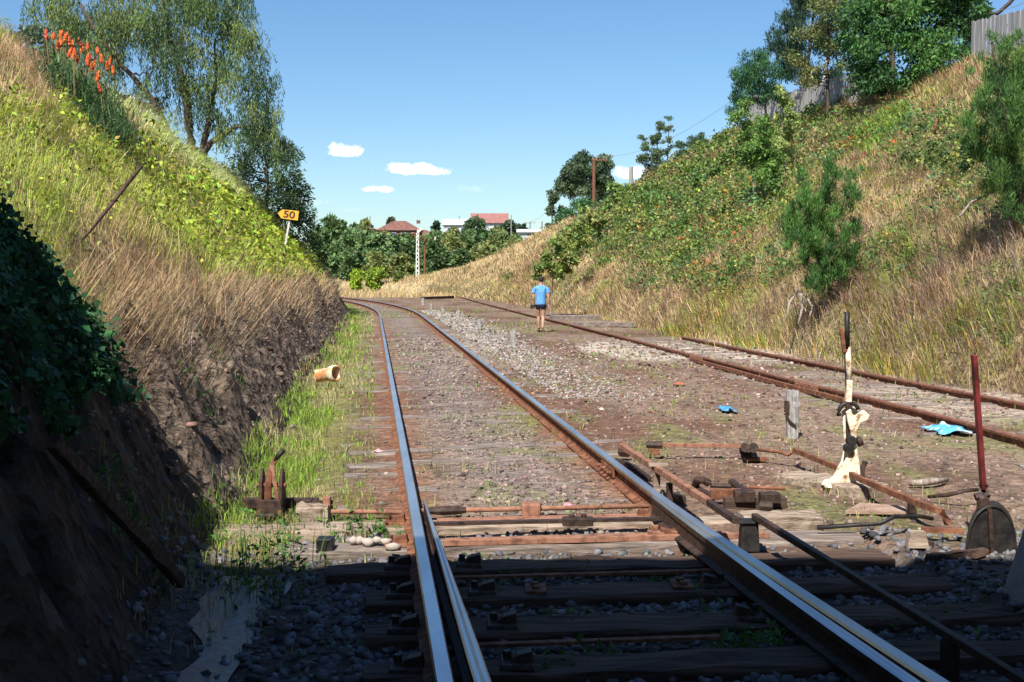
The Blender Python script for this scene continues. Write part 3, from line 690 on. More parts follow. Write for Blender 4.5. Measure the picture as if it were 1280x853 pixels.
b = MB(); b.tube([pr(888, 607, .08), pr(915, 608, .08)], .018, 8); b.build('pin', M['rust_dark'], e)
b = MB(); b.tube([pr(934, 609, .07), pr(982, 611, .07)], .013, 8); b.build('rod', M['rust'], e)
b = MB(); b.tube([pr(950, 632, .05), pr(966, 633, .05)], [.035, .03], 8); b.build('roller', M['rust_dark'], e)
e = empty('small_bracket', pr(1146, 674, 0), 'small flared yellow grey bracket on a dark board, right of the bent cable', 'bracket')
b = MB(); b.box(pr(1146, 674, .055)+(0, 0, 0), (.13, .08, .10), top=.7); b.build('bracket', M['timber'], e, bevel=.004)
b = MB(); b.bar(pr(1134, 680, .01), pr(1166, 680, .01), .06, .03); b.build('board', M['rust_dark'], e)
b = MB(); b.bar(pr(1152, 662, .05), pr(1204, 664, .05), .05, .03); tag(own(b.build('steel_bar', M['rust'])), 'flat bar between the small bracket and the round housing', 'steel bar')
# crank on the ground near the main rail
e = empty('anchor_bolt', pr(762, 570, 0), 'black rusty bolted clamp in the gravel where the slanting channel starts', 'clamp')
b = MB(); b.tube([pr(770, 575, .03), pr(792, 584, .04), pr(812, 598, .03)], [.02, .025, .02], 6); b.build('link', M['rust_dark'], e)
b = MB(); b.tube([pr(845, 620, .03), pr(853, 624, .07)], .03, 8); b.build('knob', M['rust_dark'], e)

# speed sign
base = P(353, 317, 38.0); base[2] = Hs(base[0], base[1])-.1
top = P(364, 263, 38.0)
e = empty('speed_sign', base, 'yellow arrow shaped sign reading 50 on a leaning white post in the left bank grass', 'sign')
b = MB(); b.bar(base, top, .06, .04, up=(0, -1, 0)); b.build('post', noisemat('white_post_paint', (.45, .43, .40), (.75, .73, .68), 10, .7, 60, .3), e, bevel=.004)
c = P(360.3, 268.7, 37.93); pxm = 38/1500.
tl = math.radians(-7); ex = np.array([math.cos(tl), 0, math.sin(tl)]); ez = np.array([-math.sin(tl), 0, math.cos(tl)])
poly = [(-13.2, .3), (-8, -5.4), (12.6, -5.7), (12.6, 6.2), (-8, 5.6)]
b = MB(); b.prism([(x*pxm, y_*pxm) for x, y_ in poly], c, ex, ez, .015); pnl = b.build('panel', M['yellow'], e, bevel=.002)
cu = bpy.data.curves.new('t', 'FONT'); cu.body = '50'; cu.size = 12*pxm; cu.align_x = 'CENTER'; cu.align_y = 'CENTER'; cu.extrude = .002; cu.offset = .008; cu.resolution_u = 4
to = bpy.data.objects.new('t', cu); COL.objects.link(to); bpy.context.view_layer.update()
me = bpy.data.meshes.new_from_object(to.evaluated_get(bpy.context.evaluated_depsgraph_get())); bpy.data.objects.remove(to)
nv = len(me.vertices); a = np.empty(nv*3, np.float32); me.vertices.foreach_get('co', a); a = a.reshape(-1, 3)
a[:, 0] *= 1.25
wv = (c+ex*(1.2*pxm)+np.array([0, -.012, 0]))[None]+a[:, :1]*ex[None]+a[:, 1:2]*ez[None]+a[:, 2:3]*np.array([[0, -1, 0]])
wv -= np.array(e.location)[None]; me.vertices.foreach_set('co', wv.astype(np.float32).ravel()); me.update(); me.materials.clear(); me.materials.append(M['signblack'])
o = bpy.data.objects.new('numerals', me); COL.objects.link(o); o.parent = pnl

# leaning branch in the left bank
stick([P(82, 322, 10), P(110, 292, 10.3), P(140, 255, 10.6), P(160, 228, 10.8), P(178, 207, 11)], [.008, .011, .014, .019, .012], 'long dark dead branch leaning out of the grass on the left bank', 'sleeper_dark', 'dead_branch')
stick([P(1168, 168, 30), P(1171, 148, 30)], [.03, .03], 'thin rusty stake in the grass high on the right bank', 'rust', 'stake')
for (pts, lab) in [
    ([P(983, 398, 25.2), P(987, 378, 25.4), P(998, 364, 25.6)], 'pale dead root curving out of the bank left of the sapling foot'),
    ([P(998, 405, 25.1), P(1003, 385, 25.3), P(1001, 366, 25.5)], 'pale dead root hanging straight just left of the sapling stem'),
    ([P(1012, 396, 25), P(1016, 384, 25.2), P(1006, 368, 25.4)], 'short pale dead root beside the sapling stem'),
    ([P(1250, 275, 21.5), P(1255, 255, 21.7), P(1262, 237, 21.8)], 'bare pale twig standing in grey scrub at the right edge'),
    ([P(1200, 270, 21.5), P(1215, 252, 21.7), P(1235, 243, 21.8), P(1250, 236, 22)], 'long bare pale twig arching over the grey scrub')]:
    stick(pts, [.02, .03, .02, .012][:len(pts)], lab, 'deadwood', 'dead_root')
# ------------------------------------------------------------------ vegetation
def unit(v): return v/(np.linalg.norm(v, axis=-1, keepdims=True)+1e-9)
def jitcol(base, n, amt=.25, hue=.08):
    c = np.asarray(base, float)*np.ones((n, 3))
    return np.clip(c*(1+rng.normal(0, amt, (n, 1)))*(1+rng.normal(0, hue, (n, 3))), .004, .9)
def blades_geo(Pn, h, w, lean, col):
    """grass blades: base pair, mid pair, tip"""
    n = len(Pn); h = np.broadcast_to(h, (n,)); w = np.broadcast_to(w, (n,))
    a = rng.uniform(0, 2*PI, n); side = np.stack([np.cos(a), np.sin(a), 0*a], 1)*w[:, None]*.5
    up = np.array([0, 0, 1.0])
    mid = Pn+up*(h*.58)[:, None]+lean*(h*.28)[:, None]
    ln = np.linalg.norm(lean, axis=1)
    tip = Pn+up*(h*(1-.33*np.minimum(ln, 1.5)))[:, None]+lean*(h*.95)[:, None]
    V = np.stack([Pn-side, Pn+side, mid+side*.8, mid-side*.8, tip], 1).reshape(-1, 3)
    i = np.arange(n)*5
    Q = np.stack([i, i+1, i+2, i+3], 1); T = np.stack([i+3, i+2, i+4], 1)
    return V, Q, T, np.repeat(col, 5, 0)
def leaves_geo(Pn, L, asp, col, ddir=None, droop=0.0, flat=0.0):
    n = len(Pn); L = np.broadcast_to(L, (n,))[:, None]
    d = unit(rng.normal(0, 1, (n, 3))) if ddir is None else unit(ddir+rng.normal(0, .35, (n, 3)))
    d = unit(d+np.array([0, 0, -droop])*np.ones((n, 1)))
    nn = unit(rng.normal(0, 1, (n, 3))+np.array([0, 0, flat]))
    s = unit(np.cross(d, nn)); nn = np.cross(s, d)
    b = Pn; t = Pn+d*L-nn*L*.12; m = Pn+d*L*.45+nn*L*.06
    V = np.stack([b, m+s*L*asp*.5, t, m-s*L*asp*.5], 1).reshape(-1, 3)
    i = np.arange(n)*4; Q = np.stack([i, i+1, i+2, i+3], 1)
    return V, Q, np.repeat(col, 4, 0)
class Geo:
    def __init__(s): s.V = []; s.Q = []; s.T = []; s.C = []; s.n = 0
    def blades(s, *a):
        V, Q, T, C = blades_geo(*a); s.V.append(V); s.Q.append(Q+s.n); s.T.append(T+s.n); s.C.append(C); s.n += len(V)
    def leaves(s, *a, **k):
        V, Q, C = leaves_geo(*a, **k); s.V.append(V); s.Q.append(Q+s.n); s.C.append(C); s.n += len(V)
    def raw(s, V, Q, C): s.V.append(V); s.Q.append(np.asarray(Q)+s.n); s.C.append(C); s.n += len(V)
    def build(s, name, mat, parent=None):
        Fs = [np.concatenate(s.Q)]
        if s.T: Fs.append(np.concatenate(s.T))
        return np_mesh(name, np.concatenate(s.V), Fs, mat, parent, np.concatenate(s.C))
def stuff(g, name, mat, label, cat):
    o = g.build(name, mat); o['kind'] = 'stuff'; tag(o, label, cat); return o
def ptsurf(x, y, dz=0): return np.stack([x, y, H(x, y)+dz], 1)
def swirl(p, amp, sc=.9, seed=95):
    th = fbm(p[:, 0]*sc, p[:, 1]*sc*.7, seed, 2)*14; a = amp*(.4+fbm(p[:, 0]*sc*.6, p[:, 1]*sc*.5, seed+3, 2))
    return np.stack([np.cos(th)*a, np.sin(th)*a, 0*a], 1)
def rlean(n, amt, bias=(0, 0)):
    a = rng.uniform(0, 2*PI, n); r = np.abs(rng.normal(0, amt, n))
    return np.stack([np.cos(a)*r+bias[0], np.sin(a)*r+bias[1], 0*a], 1)
def ysamp(n, y0, y1, p=1.0):
    """density falls with distance"""
    u = rng.uniform(0, 1, n)
    if p == 1: return y0*(y1/y0)**u
    q = 1-p; return (y0**q+(y1**q-y0**q)*u)**(1/q)
def proj(p):
    """where a point shows in the photograph: used only to choose the kind of plant growing in a spot"""
    dy = p[:, 1]; z = p[:, 2]-CAMZ; c, s_ = math.cos(PITCH), math.sin(PITCH)
    f = dy*c-z*s_; u = dy*s_+z*c; return CX+FPX*p[:, 0]/f, CY-FPX*u/f

# ---- left bank
n = 85000
y = ysamp(n, 5, 105, 1.25); X, Z = brk(y)
t = rng.uniform(.01, 1.25, n); x = X[4]+(X[3]-X[4])*t
pt = ptsurf(x, y); nz = fbm(x*.55, y*.35, 61); nz2 = fbm(x*1.3+7, y*.8, 62)
sz = np.clip(y/16, .55, 4.0)
# dry grass: near the cliff edge, near the top, and in patches; all of it beyond y=50
sx, sy = proj(pt)
def pz(sx, sy, lst):
    v = 0
    for cx_, cy_, rx_, ry_, w_ in lst: v = v+w_*np.exp(-(((sx-cx_)/rx_)**2+((sy-cy_)/ry_)**2))
    return v
LEAFY = [(20, 185, 70, 42, 1), (90, 235, 60, 40, 1), (170, 210, 50, 30, .6), (290, 300, 60, 35, .9), (350, 305, 50, 35, .8), (220, 260, 60, 30, .6), (310, 345, 60, 20, .5), (405, 340, 14, 25, 1)]
DRY = [(60, 110, 90, 26, 1.6), (15, 85, 40, 25, 1.4), (140, 165, 50, 22, 1.3), (200, 215, 50, 14, .8), (300, 330, 30, 12, .6), (140, 330, 55, 50, 1.1), (200, 380, 70, 40, 1), (110, 270, 30, 25, .5), (290, 380, 60, 22, .8), (360, 370, 50, 20, .9), (250, 190, 60, 18, .8), (420, 355, 16, 30, .6)]
lf = pz(sx, sy, LEAFY); dw = pz(sx, sy, DRY)
dryw = np.clip(sstep(.14, .0, t)*.5+dw*1.1+sstep(.56, .7, nz)*.4+sstep(46, 54, y)*.8-lf*.7, .05, 1)
band = (t > .66+.16*(nz2-.5)) & (t < .90+.16*(nz-.5)) & (y > 27) & (y < 52)
dry = (rng.uniform(0, 1, n) < dryw) & ~band
gr = Geo()
k = dry; m = k.sum()
red = (t[k] > .7) & (y[k] < 40); low = t[k] < .16
c = np.where(red[:, None], jitcol((.50, .32, .20), m, .2, .07), np.where(low[:, None], jitcol((.46, .31, .18), m, .25, .07), jitcol((.60, .45, .23), m, .25, .07)))
droop = np.where(low, .7, .25); pt[:, 2] -= .03
gr.blades(pt[k], rng.uniform(.16, .5, m)*np.where(low, .8, 1.0)*(1+.35*(y[k] > 48))*(.55+.9*nz2[k]), .0062*sz[k], rlean(m, .45)+swirl(pt[k], .75)+np.stack([droop*.35, -droop*.1, 0*droop], 1), c)
k = band; m = k.sum()
gr.blades(pt[k], rng.uniform(.35, .75, m), .010*sz[k], rlean(m, .35)+np.array([.85, .1, 0]), jitcol((.56, .60, .26), m, .22, .06))
k = ~dry & ~band; m = k.sum()
gr.blades(pt[k], rng.uniform(.15, .5, m), .008*sz[k], rlean(m, .45)+swirl(pt[k], .7)+np.array([.15, 0, 0]), np.where((rng.uniform(0, 1, m) < .25)[:, None], jitcol((.46, .40, .18), m), jitcol((.38, .46, .08), m, .28)))
n2 = 3600; y2 = ysamp(n2, 7.5, 70, 1.1); X2, Z2 = brk(y2); x2 = X2[4]+rng.normal(-.06, .16, n2)
gr.blades(ptsurf(x2, y2, .02), rng.uniform(.2, .6, n2), .0065*np.clip(y2/14, .7, 3.5), rlean(n2, .6)+swirl(np.stack([x2, y2], 1), 1.0, 1.3)+np.array([.8, -.1, 0]), jitcol((.46, .33, .19), n2, .28, .07))
stuff(gr, 'bank_grass', M['grass'], 'dry and green long grass covering the left bank of the cutting', 'grass')
# broad-leaved yellow green cover on the left bank
n = 90000
y = ysamp(n, 5, 75, 1.3); X, Z = brk(y); t = rng.uniform(.05, 1.15, n); x = X[4]+(X[3]-X[4])*t
nz = fbm(x*.55, y*.35, 61); nz2 = fbm(x*2.2, y*1.6, 63)
sx, sy = proj(ptsurf(x, y)); lf = pz(sx, sy, LEAFY); dw = pz(sx, sy, DRY)
keep = (rng.uniform(0, 1, n) < np.clip(lf*1.3+.28-dw*.5, .02, 1)*sstep(.02, .15, t)) & (nz2 > .44)
keep |= (t > .82) & (y > 34) & (rng.uniform(0, 1, n) < .7)
x, y, t, nz2 = x[keep], y[keep], t[keep], nz2[keep]; m = len(x)
hgt = rng.uniform(0, 1, m)**.7*(.08+.75*np.clip(nz2-.42, 0, .3)/.3)*.8
p = ptsurf(x, y); p[:, 2] += hgt
gl = Geo(); hi = (t > .8) & (y > 34)
c = np.where(hi[:, None], jitcol((.13, .22, .04), m, .3), jitcol((.30, .38, .045), m, .38, .14))
c = np.where(((rng.uniform(0, 1, m) < .06) & hi)[:, None], jitcol((.5, .13, .03), m), c)
gl.leaves(p, .056*np.clip(y/13, .7, 3.5)*rng.uniform(.4, 1.5, m), .5, c, droop=.15, flat=.8)
stuff(gl, 'bank_leaves', M['leaf'], 'leafy yellow green weeds spreading over the left bank', 'weeds')
# dead trailing stalks over the earth face
n = 1500
y = ysamp(n, 7, 60, 1.0); X, Z = brk(y); x = X[4]+rng.uniform(-.25, .35, n)*(X[5]-X[4]); p = ptsurf(x, y)
g2 = Geo(); g2.blades(p, rng.uniform(.2, .6, n), .006*np.clip(y/12, .6, 3), rlean(n, .5)+np.array([1.3, 0, 0]), jitcol((.27, .21, .15), n, .3))
# curved fallen straws
stuff(g2, 'dead_stalks', M['grass'], 'dead brown stalks trailing over the bare earth face of the left bank', 'dead grass')

# ---- ivy on the near left bank
n = 52000
y = rng.uniform(3.4, 8.2, n); X, Z = brk(y); x = X[4]+rng.uniform(-1.2, .85, n)*(X[5]-X[4])
edge = rng.uniform(0, 1, n) < sstep(7.9, 6.6, y+.9*(fbm(x*2, y*2, 66)-.5)+.7*np.clip((x-X[4]), 0, 1))
x, y = x[edge], y[edge]; zz = H(x, y); m = len(x)
bul = .22*fbm(x*2.5, y*2.5+zz, 67)
p = np.stack([x+bul*rng.uniform(.2, 1, m), y+rng.normal(0, .03, m), zz+rng.uniform(0, .16, m)], 1)
k = p[:, 2] > .75+.6*fbm(x*2, y*2, 68); p = p[k]; m = len(p)
gi = Geo(); gi.leaves(p, rng.uniform(.012, .045, m)+.03*(rng.uniform(0, 1, m) < .25), .85, jitcol((.04, .12, .045), m, .35, .12), ddir=np.tile([.6, -.4, -.5], (m, 1)), flat=.1)
stuff(gi, 'ivy', M['leaf'], 'dark glossy ivy hanging over the shaded near left bank', 'ivy')

# ---- verge grass between left bank and line, ditch weeds
n = 34000
y = ysamp(n, 5.2, 80, 1.35); X, Z = brk(y); lr = lrail(y)
u = rng.uniform(0, 1, n); x = X[5]-.12+u*(lr-.25-X[5]+.12)
dens = .25+.75*sstep(.42, .58, fbm(x*1.7, y*.7, 71)); dens *= np.where(x > lr-.75, .38, 1)*np.where(y < 7.3, .12, 1)*np.where((y > 7) & (y < 10) & (x < lr-1.25), .55, 1)
kk = rng.uniform(0, 1, n) < dens; x, y, u = x[kk], y[kk], u[kk]; m = len(x)
dr = (fbm(x*2, y*.8, 72)+rng.normal(0, .06, m)) > .52
gv = Geo(); gv.blades(ptsurf(x, y), rng.uniform(.04, .15, m)*np.where(x > lrail(y)-.75, .5, 1)*(1+.5*sstep(12, 40, y)), .0065*np.clip(y/9, .8, 5), rlean(m, .45), np.where(dr[:, None], jitcol((.42, .38, .18), m), jitcol((.24, .35, .06), m, .3)))
# sparse grass in the yard and between rails
n = 26000
y = ysamp(n, 7.3, 105, 1.3); X, Z = brk(y); lr = lrail(y); x = lr+.1+rng.uniform(0, 1, n)*(X[6]-lr-.1)
d = sstep(.56, .72, fbm(x*1.6, y*.8, 73))*.8+.03
d = d+1.0*((np.abs(y-8.35) < .3) & (x < lr+GA))*sstep(.35, .6, fbm(x*3, y*3, 74))
d = d+.8*sstep(.3, .8, patch(x, y, 900, 437, .7, 2)*0+patch(x, y, 770, 445, 1.0, 1.5)+patch(x, y, 640, 410, 1.4, 6)+patch(x, y, 575, 390, 1.5, 6)+patch(x, y, 500, 392, 1.0, 8))
kk = rng.uniform(0, 1, n) < d; x, y = x[kk], y[kk]; m = len(x)
gv.blades(ptsurf(x, y), rng.uniform(.03, .12, m), .006*np.clip(y/9, .9, 5), rlean(m, .6), np.where((rng.uniform(0, 1, m) < .45)[:, None], jitcol((.38, .33, .16), m), jitcol((.18, .28, .05), m, .3)))
stuff(gv, 'verge_grass', M['grass'], 'short green and straw coloured grass on the verge and among the ballast', 'grass')
# leafy weeds in foreground (ditch, between shaded sleepers)
gw = Geo()
spots = [(300, 640, .10, 40), (330, 660, .2, 60), (310, 700, .2, 60), (345, 690, .22, 60), (290, 720, .12, 40), (330, 740, .2, 60), (470, 662, .12, 70), (500, 668, .08, 40), (440, 660, .1, 40), (430, 800, .05, 14), (700, 706, .06, 50), (760, 700, .06, 40), (640, 715, .06, 30), (700, 770, .05, 24), (720, 765, .06, 30), (705, 820, .05, 34), (740, 812, .06, 40), (680, 828, .05, 30), (905, 800, .07, 40), (940, 795, .08, 50), (920, 760, .06, 30), (970, 790, .05, 24), (610, 612, .03, 6), (880, 690, .05, 30), (1200, 760, .05, 20), (1150, 775, .06, 30), (1230, 740, .04, 14), (270, 560, .05, 16), (262, 575, .05, 14), (255, 590, .1, 30), (290, 545, .12, 40), (370, 700, .1, 50), (395, 650, .08, 30), (160, 740, .12, 60), (120, 760, .15, 60), (560, 700, .05, 30), (605, 690, .05, 20), (820, 715, .05, 30), (880, 735, .07, 40)]
for px, py, h_, cnt in spots:
    g = G(px, py, 0); a = rng.normal(0, .07+.25*h_, (cnt, 2)); x = g[0]+a[:, 0]; y = g[1]+a[:, 1]*.8
    p = ptsurf(x, y); p[:, 2] += rng.uniform(0, 1, cnt)*h_
    gw.leaves(p, rng.uniform(.025, .06, cnt), .5, jitcol((.07, .17, .035), cnt, .3), flat=1.0)
    k = max(4, cnt//3); gw.blades(ptsurf(x[:k], y[:k]), np.full(k, h_*1.2), .006, rlean(k, .3), jitcol((.1, .2, .04), k, .3))
stuff(gw, 'low_weeds', M['leaf'], 'low leafy green weeds growing among the ballast and sleepers', 'weeds')

# ---- right bank
n = 210000
y = ysamp(n, 9, 135, 1.15); X, Z = brk(y); t = rng.uniform(-.03, 1.1, n)**1.0; x = X[6]+(X[8]-X[6])*t
t2 = (x-X[6])
pt = ptsurf(x, y); sx, sy = proj(pt)
ins = (sx > -60) & (sx < 1420) & (sy > -100)
x, y, t, t2, pt, sx, sy = x[ins], y[ins], t[ins], t2[ins], pt[ins], sx[ins], sy[ins]; n = len(x)
nz = fbm(x*.42, y*.22, 81); nz2 = fbm(x*1.2, y*.7, 82)
GREENR = [(760, 255, 55, 40, 1), (700, 320, 50, 40, .8), (850, 300, 70, 45, .8), (930, 200, 50, 35, 1), (900, 250, 60, 40, .9), (820, 250, 60, 30, .9), (1040, 170, 50, 25, .6), (1000, 300, 60, 30, .3), (1170, 195, 50, 45, .8), (1235, 215, 50, 40, 1), (1120, 330, 50, 30, .8), (1250, 400, 40, 40, .6), (920, 360, 50, 20, .5), (970, 240, 40, 30, .6), (780, 310, 40, 30, .5), (880, 210, 40, 30, .7)]
DRYR = [(1150, 110, 60, 35, 1), (1080, 150, 30, 30, .5), (1200, 110, 50, 30, 1), (1080, 230, 50, 40, .8), (1130, 260, 60, 30, .6), (870, 195, 20, 25, .6), (1050, 300, 50, 50, .5), (740, 380, 60, 18, 1), (850, 400, 80, 15, .9), (960, 300, 40, 30, .5), (1100, 410, 60, 30, .6), (640, 340, 80, 25, 2), (1200, 290, 70, 40, .8), (980, 400, 60, 20, .7), (760, 340, 50, 25, .6)]
green = np.clip(pz(sx, sy, GREENR)*.55*(.3+1.3*nz2)+sstep(.45, .6, nz)*.45+.17-pz(sx, sy, DRYR)*.6, .03, .93)
green = green*sstep(.4, 1.5, t2)*(1-sstep(78, 95, y)*.9)
scrub = np.exp(-(((x-P(1200, 275, 21)[0])/1.6)**2+((y-21)/2.5)**2)) > .35
isg = (rng.uniform(0, 1, n) < green) & ~scrub
sz = np.clip(y/17, .6, 6)
g3 = Geo(); k = ~isg & (rng.uniform(0, 1, n) < np.where(y < 30, .42, .62)); m = k.sum()
c = jitcol((.50, .34, .185), m, .28, .06); pale = nz2[k] > .52; c = np.where(pale[:, None], jitcol((.64, .48, .27), m, .2, .05), c); gg = (nz[k] > .5) & (rng.uniform(0, 1, m) < .4); c = np.where(gg[:, None], jitcol((.25, .31, .08), m, .25), c)
c = np.where((t2[k] < 1.0)[:, None] & (y[k] < 26)[:, None], jitcol((.38, .29, .21), m, .3, .06), c)
yg = (fbm(x[k]*.6, y[k]*.4, 85) > .60); c = np.where(yg[:, None] & (rng.uniform(0, 1, m) < .6)[:, None], jitcol((.36, .36, .09), m), c)
lw = (y[k] > 88); c = np.where(lw[:, None], jitcol((.58, .44, .24), m, .15, .05), c)
g3.blades(pt[k], rng.uniform(.12, .46, m)*(1+.5*(y[k] > 60))*(.35+1.3*fbm(x[k]*1.1, y[k]*.9, 88))*np.where(t2[k] < 1.6, .6, 1), .0085*sz[k], rlean(m, .5)+swirl(pt[k], .8, .7)+np.array([-.3, -.1, 0]), c)
for cnt, col in ((700, (.62, .46, .26)), (650, (.42, .26, .16)), (420, (.38, .40, .10)), (400, (.30, .20, .15))):
    ym = ysamp(cnt, 11, 95, 1.0); Xm, Zm = brk(ym); xm = Xm[6]+rng.uniform(0, 1, cnt)**1.3*(Xm[8]-Xm[6]); m = 34
    c0 = np.repeat(np.stack([xm, ym], 1), m, 0)+rng.normal(0, .16, (cnt*m, 2))*np.repeat(np.clip(ym/25, .7, 2.2), m)[:, None]
    ax, ay = proj(ptsurf(c0[:, 0], c0[:, 1])); kk = (ax < 1400) & (ay > -60); c0 = c0[kk]; mm = len(c0); sc_ = np.clip(c0[:, 1]/18, .7, 5)
    g3.blades(ptsurf(c0[:, 0], c0[:, 1]), rng.uniform(.25, .62, mm), .009*sc_, rlean(mm, .6)+np.array([-.5, -.15, 0]), jitcol(col, mm, .2, .05))
# bright green grass streak near the top
st = np.exp(-(((sx-1105-(165-sy)*.9)/26)**2+((sy-165)/34)**2))*(.5+fbm(x, y, 89)) > .5; m = st.sum()
g3.blades(pt[st], rng.uniform(.3, .6, m), .02*sz[st], rlean(m, .3)+np.array([-.5, 0, 0]), jitcol((.24, .36, .06), m, .25))
stuff(g3, 'bank_grass', M['grass'], 'dry straw grass covering the tall right bank of the cutting', 'grass')
g4 = Geo(); k = isg & (rng.uniform(0, 1, n) < .95); m = k.sum()
hg = rng.uniform(0, 1, m)**.8*(.15+.9*np.clip(nz2[k]-.42, 0, .3)/.3*.6)
p = pt[k].copy(); p[:, 2] += hg
rep = 2
for r in range(rep):
    q_ = p+rng.normal(0, .1, p.shape)*np.clip(y[k]/30, .5, 2)[:, None]
    c = np.where((nz2[k] > .52)[:, None], jitcol((.10, .18, .04), m, .35, .1), jitcol((.19, .24, .06), m, .35, .1))
    orange = (fbm(x[k]*.7+3, y[k]*.5, 86)+.25*pz(sx[k], sy[k], [(920, 335, 40, 50, 1), (1070, 190, 40, 20, 1), (1050, 130, 30, 12, .7), (960, 250, 20, 40, .6)]) > .66) & (rng.uniform(0, 1, m) < .22)
    c = np.where(orange[:, None], jitcol((.62, .14, .035), m, .2), c)
    g4.leaves(q_, .05*np.clip(y[k]/17, .8, 4.5)*rng.uniform(.6, 1.3, m), .55, c, droop=.1, flat=.7)
# mounds of bramble standing proud of the slope
nm = 900; ym = ysamp(nm*6, 12, 95, 1.1); Xm, Zm = brk(ym); xm = Xm[6]+.4+rng.uniform(0, 1, nm*6)*(Xm[8]-Xm[6])
pm = ptsurf(xm, ym); ax, ay = proj(pm); gm = np.clip(pz(ax, ay, GREENR)*.5+.20-pz(ax, ay, DRYR)*.5, .02, 1)
kk = (rng.uniform(0, 1, nm*6) < gm) & (ax < 1400) & (ay > -60); pm = pm[kk][:nm]
for q_ in pm:
    R = rng.uniform(.22, .6)*np.clip(q_[1]/28, .75, 1.5); m = int(rng.uniform(60, 150)); a = unit(rng.normal(0, 1, (m, 3)))*rng.uniform(.5, 1.05, (m, 1))*R; a[:, 2] = np.abs(a[:, 2])*rng.uniform(.6, 1.2)
    base_c = [(.14, .23, .055), (.24, .29, .065), (.10, .18, .05), (.34, .34, .09), (.20, .24, .08), (.30, .24, .11), (.12, .22, .09)][int(rng.integers(7))]
    g4.leaves(q_+a, .055*np.clip(q_[1]/17, .8, 4.5)*rng.uniform(.6, 1.3, m), .55, jitcol(base_c, m, .3, .1), droop=.1, flat=.5)
stuff(g4, 'bramble', M['leaf'], 'green bramble and weeds with orange flowers scattered over the right bank', 'bramble')
# grey dead scrub, arching twigs
g5 = Geo(); n = 9000
y = ysamp(n, 12, 30, 1.0); X, Z = brk(y); x = X[6]+rng.uniform(.1, 5.5, n)
dd = np.exp(-(((x-P(1210, 280, 21)[0])/1.7)**2+((y-21)/2.6)**2))*1.2+.35*np.exp(-((x-X[6]-.6)/.5)**2)
kk = rng.uniform(0, 1, n) < dd; x, y = x[kk], y[kk]; m = len(x)
g5.blades(ptsurf(x, y), rng.uniform(.3, .75, m), .010*np.clip(y/18, .7, 2), rlean(m, .5)+np.array([-.8, -.35, 0]), jitcol((.34, .27, .24), m, .3, .05))
stuff(g5, 'dead_scrub', M['grass'], 'grey dead scrub and drooping dry stems on the right bank', 'dead scrub')
# strap leaved flopping clumps low on the right bank
g6 = Geo()
for px, py, D in [(1100, 400, 22), (1130, 375, 22.5), (1150, 395, 21), (1215, 370, 19.5), (1240, 360, 19), (1190, 380, 20), (870, 370, 34), (905, 360, 33), (880, 350, 35), (940, 385, 28), (960, 370, 28), (1160, 440, 19), (1110, 445, 20.5), (850, 385, 34), (920, 345, 34), (960, 330, 33), (1060, 410, 24), (1260, 330, 18.5)]:
    g = P(px, py, D); m = 80; a = rng.normal(0, .35, (m, 2)); p = ptsurf(g[0]+a[:, 0], g[1]+a[:, 1])
    g6.blades(p, rng.uniform(.3, .6, m), .014*D/20, rlean(m, .5)+np.array([-.7, -.3, 0]), np.where((rng.uniform(0, 1, m) < .4)[:, None], jitcol((.55, .40, .10), m), jitcol((.30, .36, .07), m)))
stuff(g6, 'strap_grass', M['grass'], 'floppy yellow green strap leaved clumps low on the right bank', 'grass')
# far dry grass
g7 = Geo(); n = 26000
y = ysamp(n, 100, 175, .5); x = rng.uniform(-45, 12, n); g7.blades(ptsurf(x, y), rng.uniform(.2, .55, n), .06, rlean(n, .4), jitcol((.56, .43, .22), n, .2))
stuff(g7, 'field_grass', M['grass'], 'dry tawny grass across the far end of the cutting', 'grass')

# ---- ballast stones
ico = None
def icos():
    p = (1+5**.5)/2
    V = np.array([(-1, p, 0), (1, p, 0), (-1, -p, 0), (1, -p, 0), (0, -1, p), (0, 1, p), (0, -1, -p), (0, 1, -p), (p, 0, -1), (p, 0, 1), (-p, 0, -1), (-p, 0, 1)], float)
    F = [(0, 11, 5), (0, 5, 1), (0, 1, 7), (0, 7, 10), (0, 10, 11), (1, 5, 9), (5, 11, 4), (11, 10, 2), (10, 7, 6), (7, 1, 8), (3, 9, 4), (3, 4, 2), (3, 2, 6), (3, 6, 8), (3, 8, 9), (4, 9, 5), (2, 4, 11), (6, 2, 10), (8, 6, 7), (9, 8, 1)]
    return V/np.linalg.norm(V[0]), np.array(F)
def stones(name, x, y, r, cols, label, dz=.0):
    n = len(x); IV, IF = icos()
    sc = rng.uniform(.55, 1.25, (n, 1, 3))*r[:, None, None]; sc[..., 2] *= .75
    a = rng.uniform(0, 2*PI, n); ca, sa = np.cos(a), np.sin(a)
    jv = 1+rng.normal(0, .24, (n, 12, 1)); V = IV[None]*jv*sc
    b_ = rng.uniform(-.7, .7, n); 
    x1 = V[..., 0]*np.cos(b_)[:, None]-V[..., 2]*np.sin(b_)[:, None]; z1 = V[..., 0]*np.sin(b_)[:, None]+V[..., 2]*np.cos(b_)[:, None]
    x2 = x1*ca[:, None]-V[..., 1]*sa[:, None]; y2 = x1*sa[:, None]+V[..., 1]*ca[:, None]
    base = np.stack([x, y, H(x, y)+r*.22+dz], 1)[:, None]
    V = np.stack([x2, y2, z1], -1)+base
    F = (IF[None]+np.arange(n)[:, None, None]*12).reshape(-1, 3)
    o = np_mesh(name, V.reshape(-1, 3), [F], M['stone'], tint=np.repeat(cols, 12, 0)); o['kind'] = 'stuff'; tag(o, label, 'gravel')
n = 42000
y = ysamp(n, 3.7, 32, 1.35); lr = lrail(y); X, Z = brk(y); x = X[5]-.1+rng.uniform(0, 1, n)*(X[6]-X[5])
near_ = y < 7.7
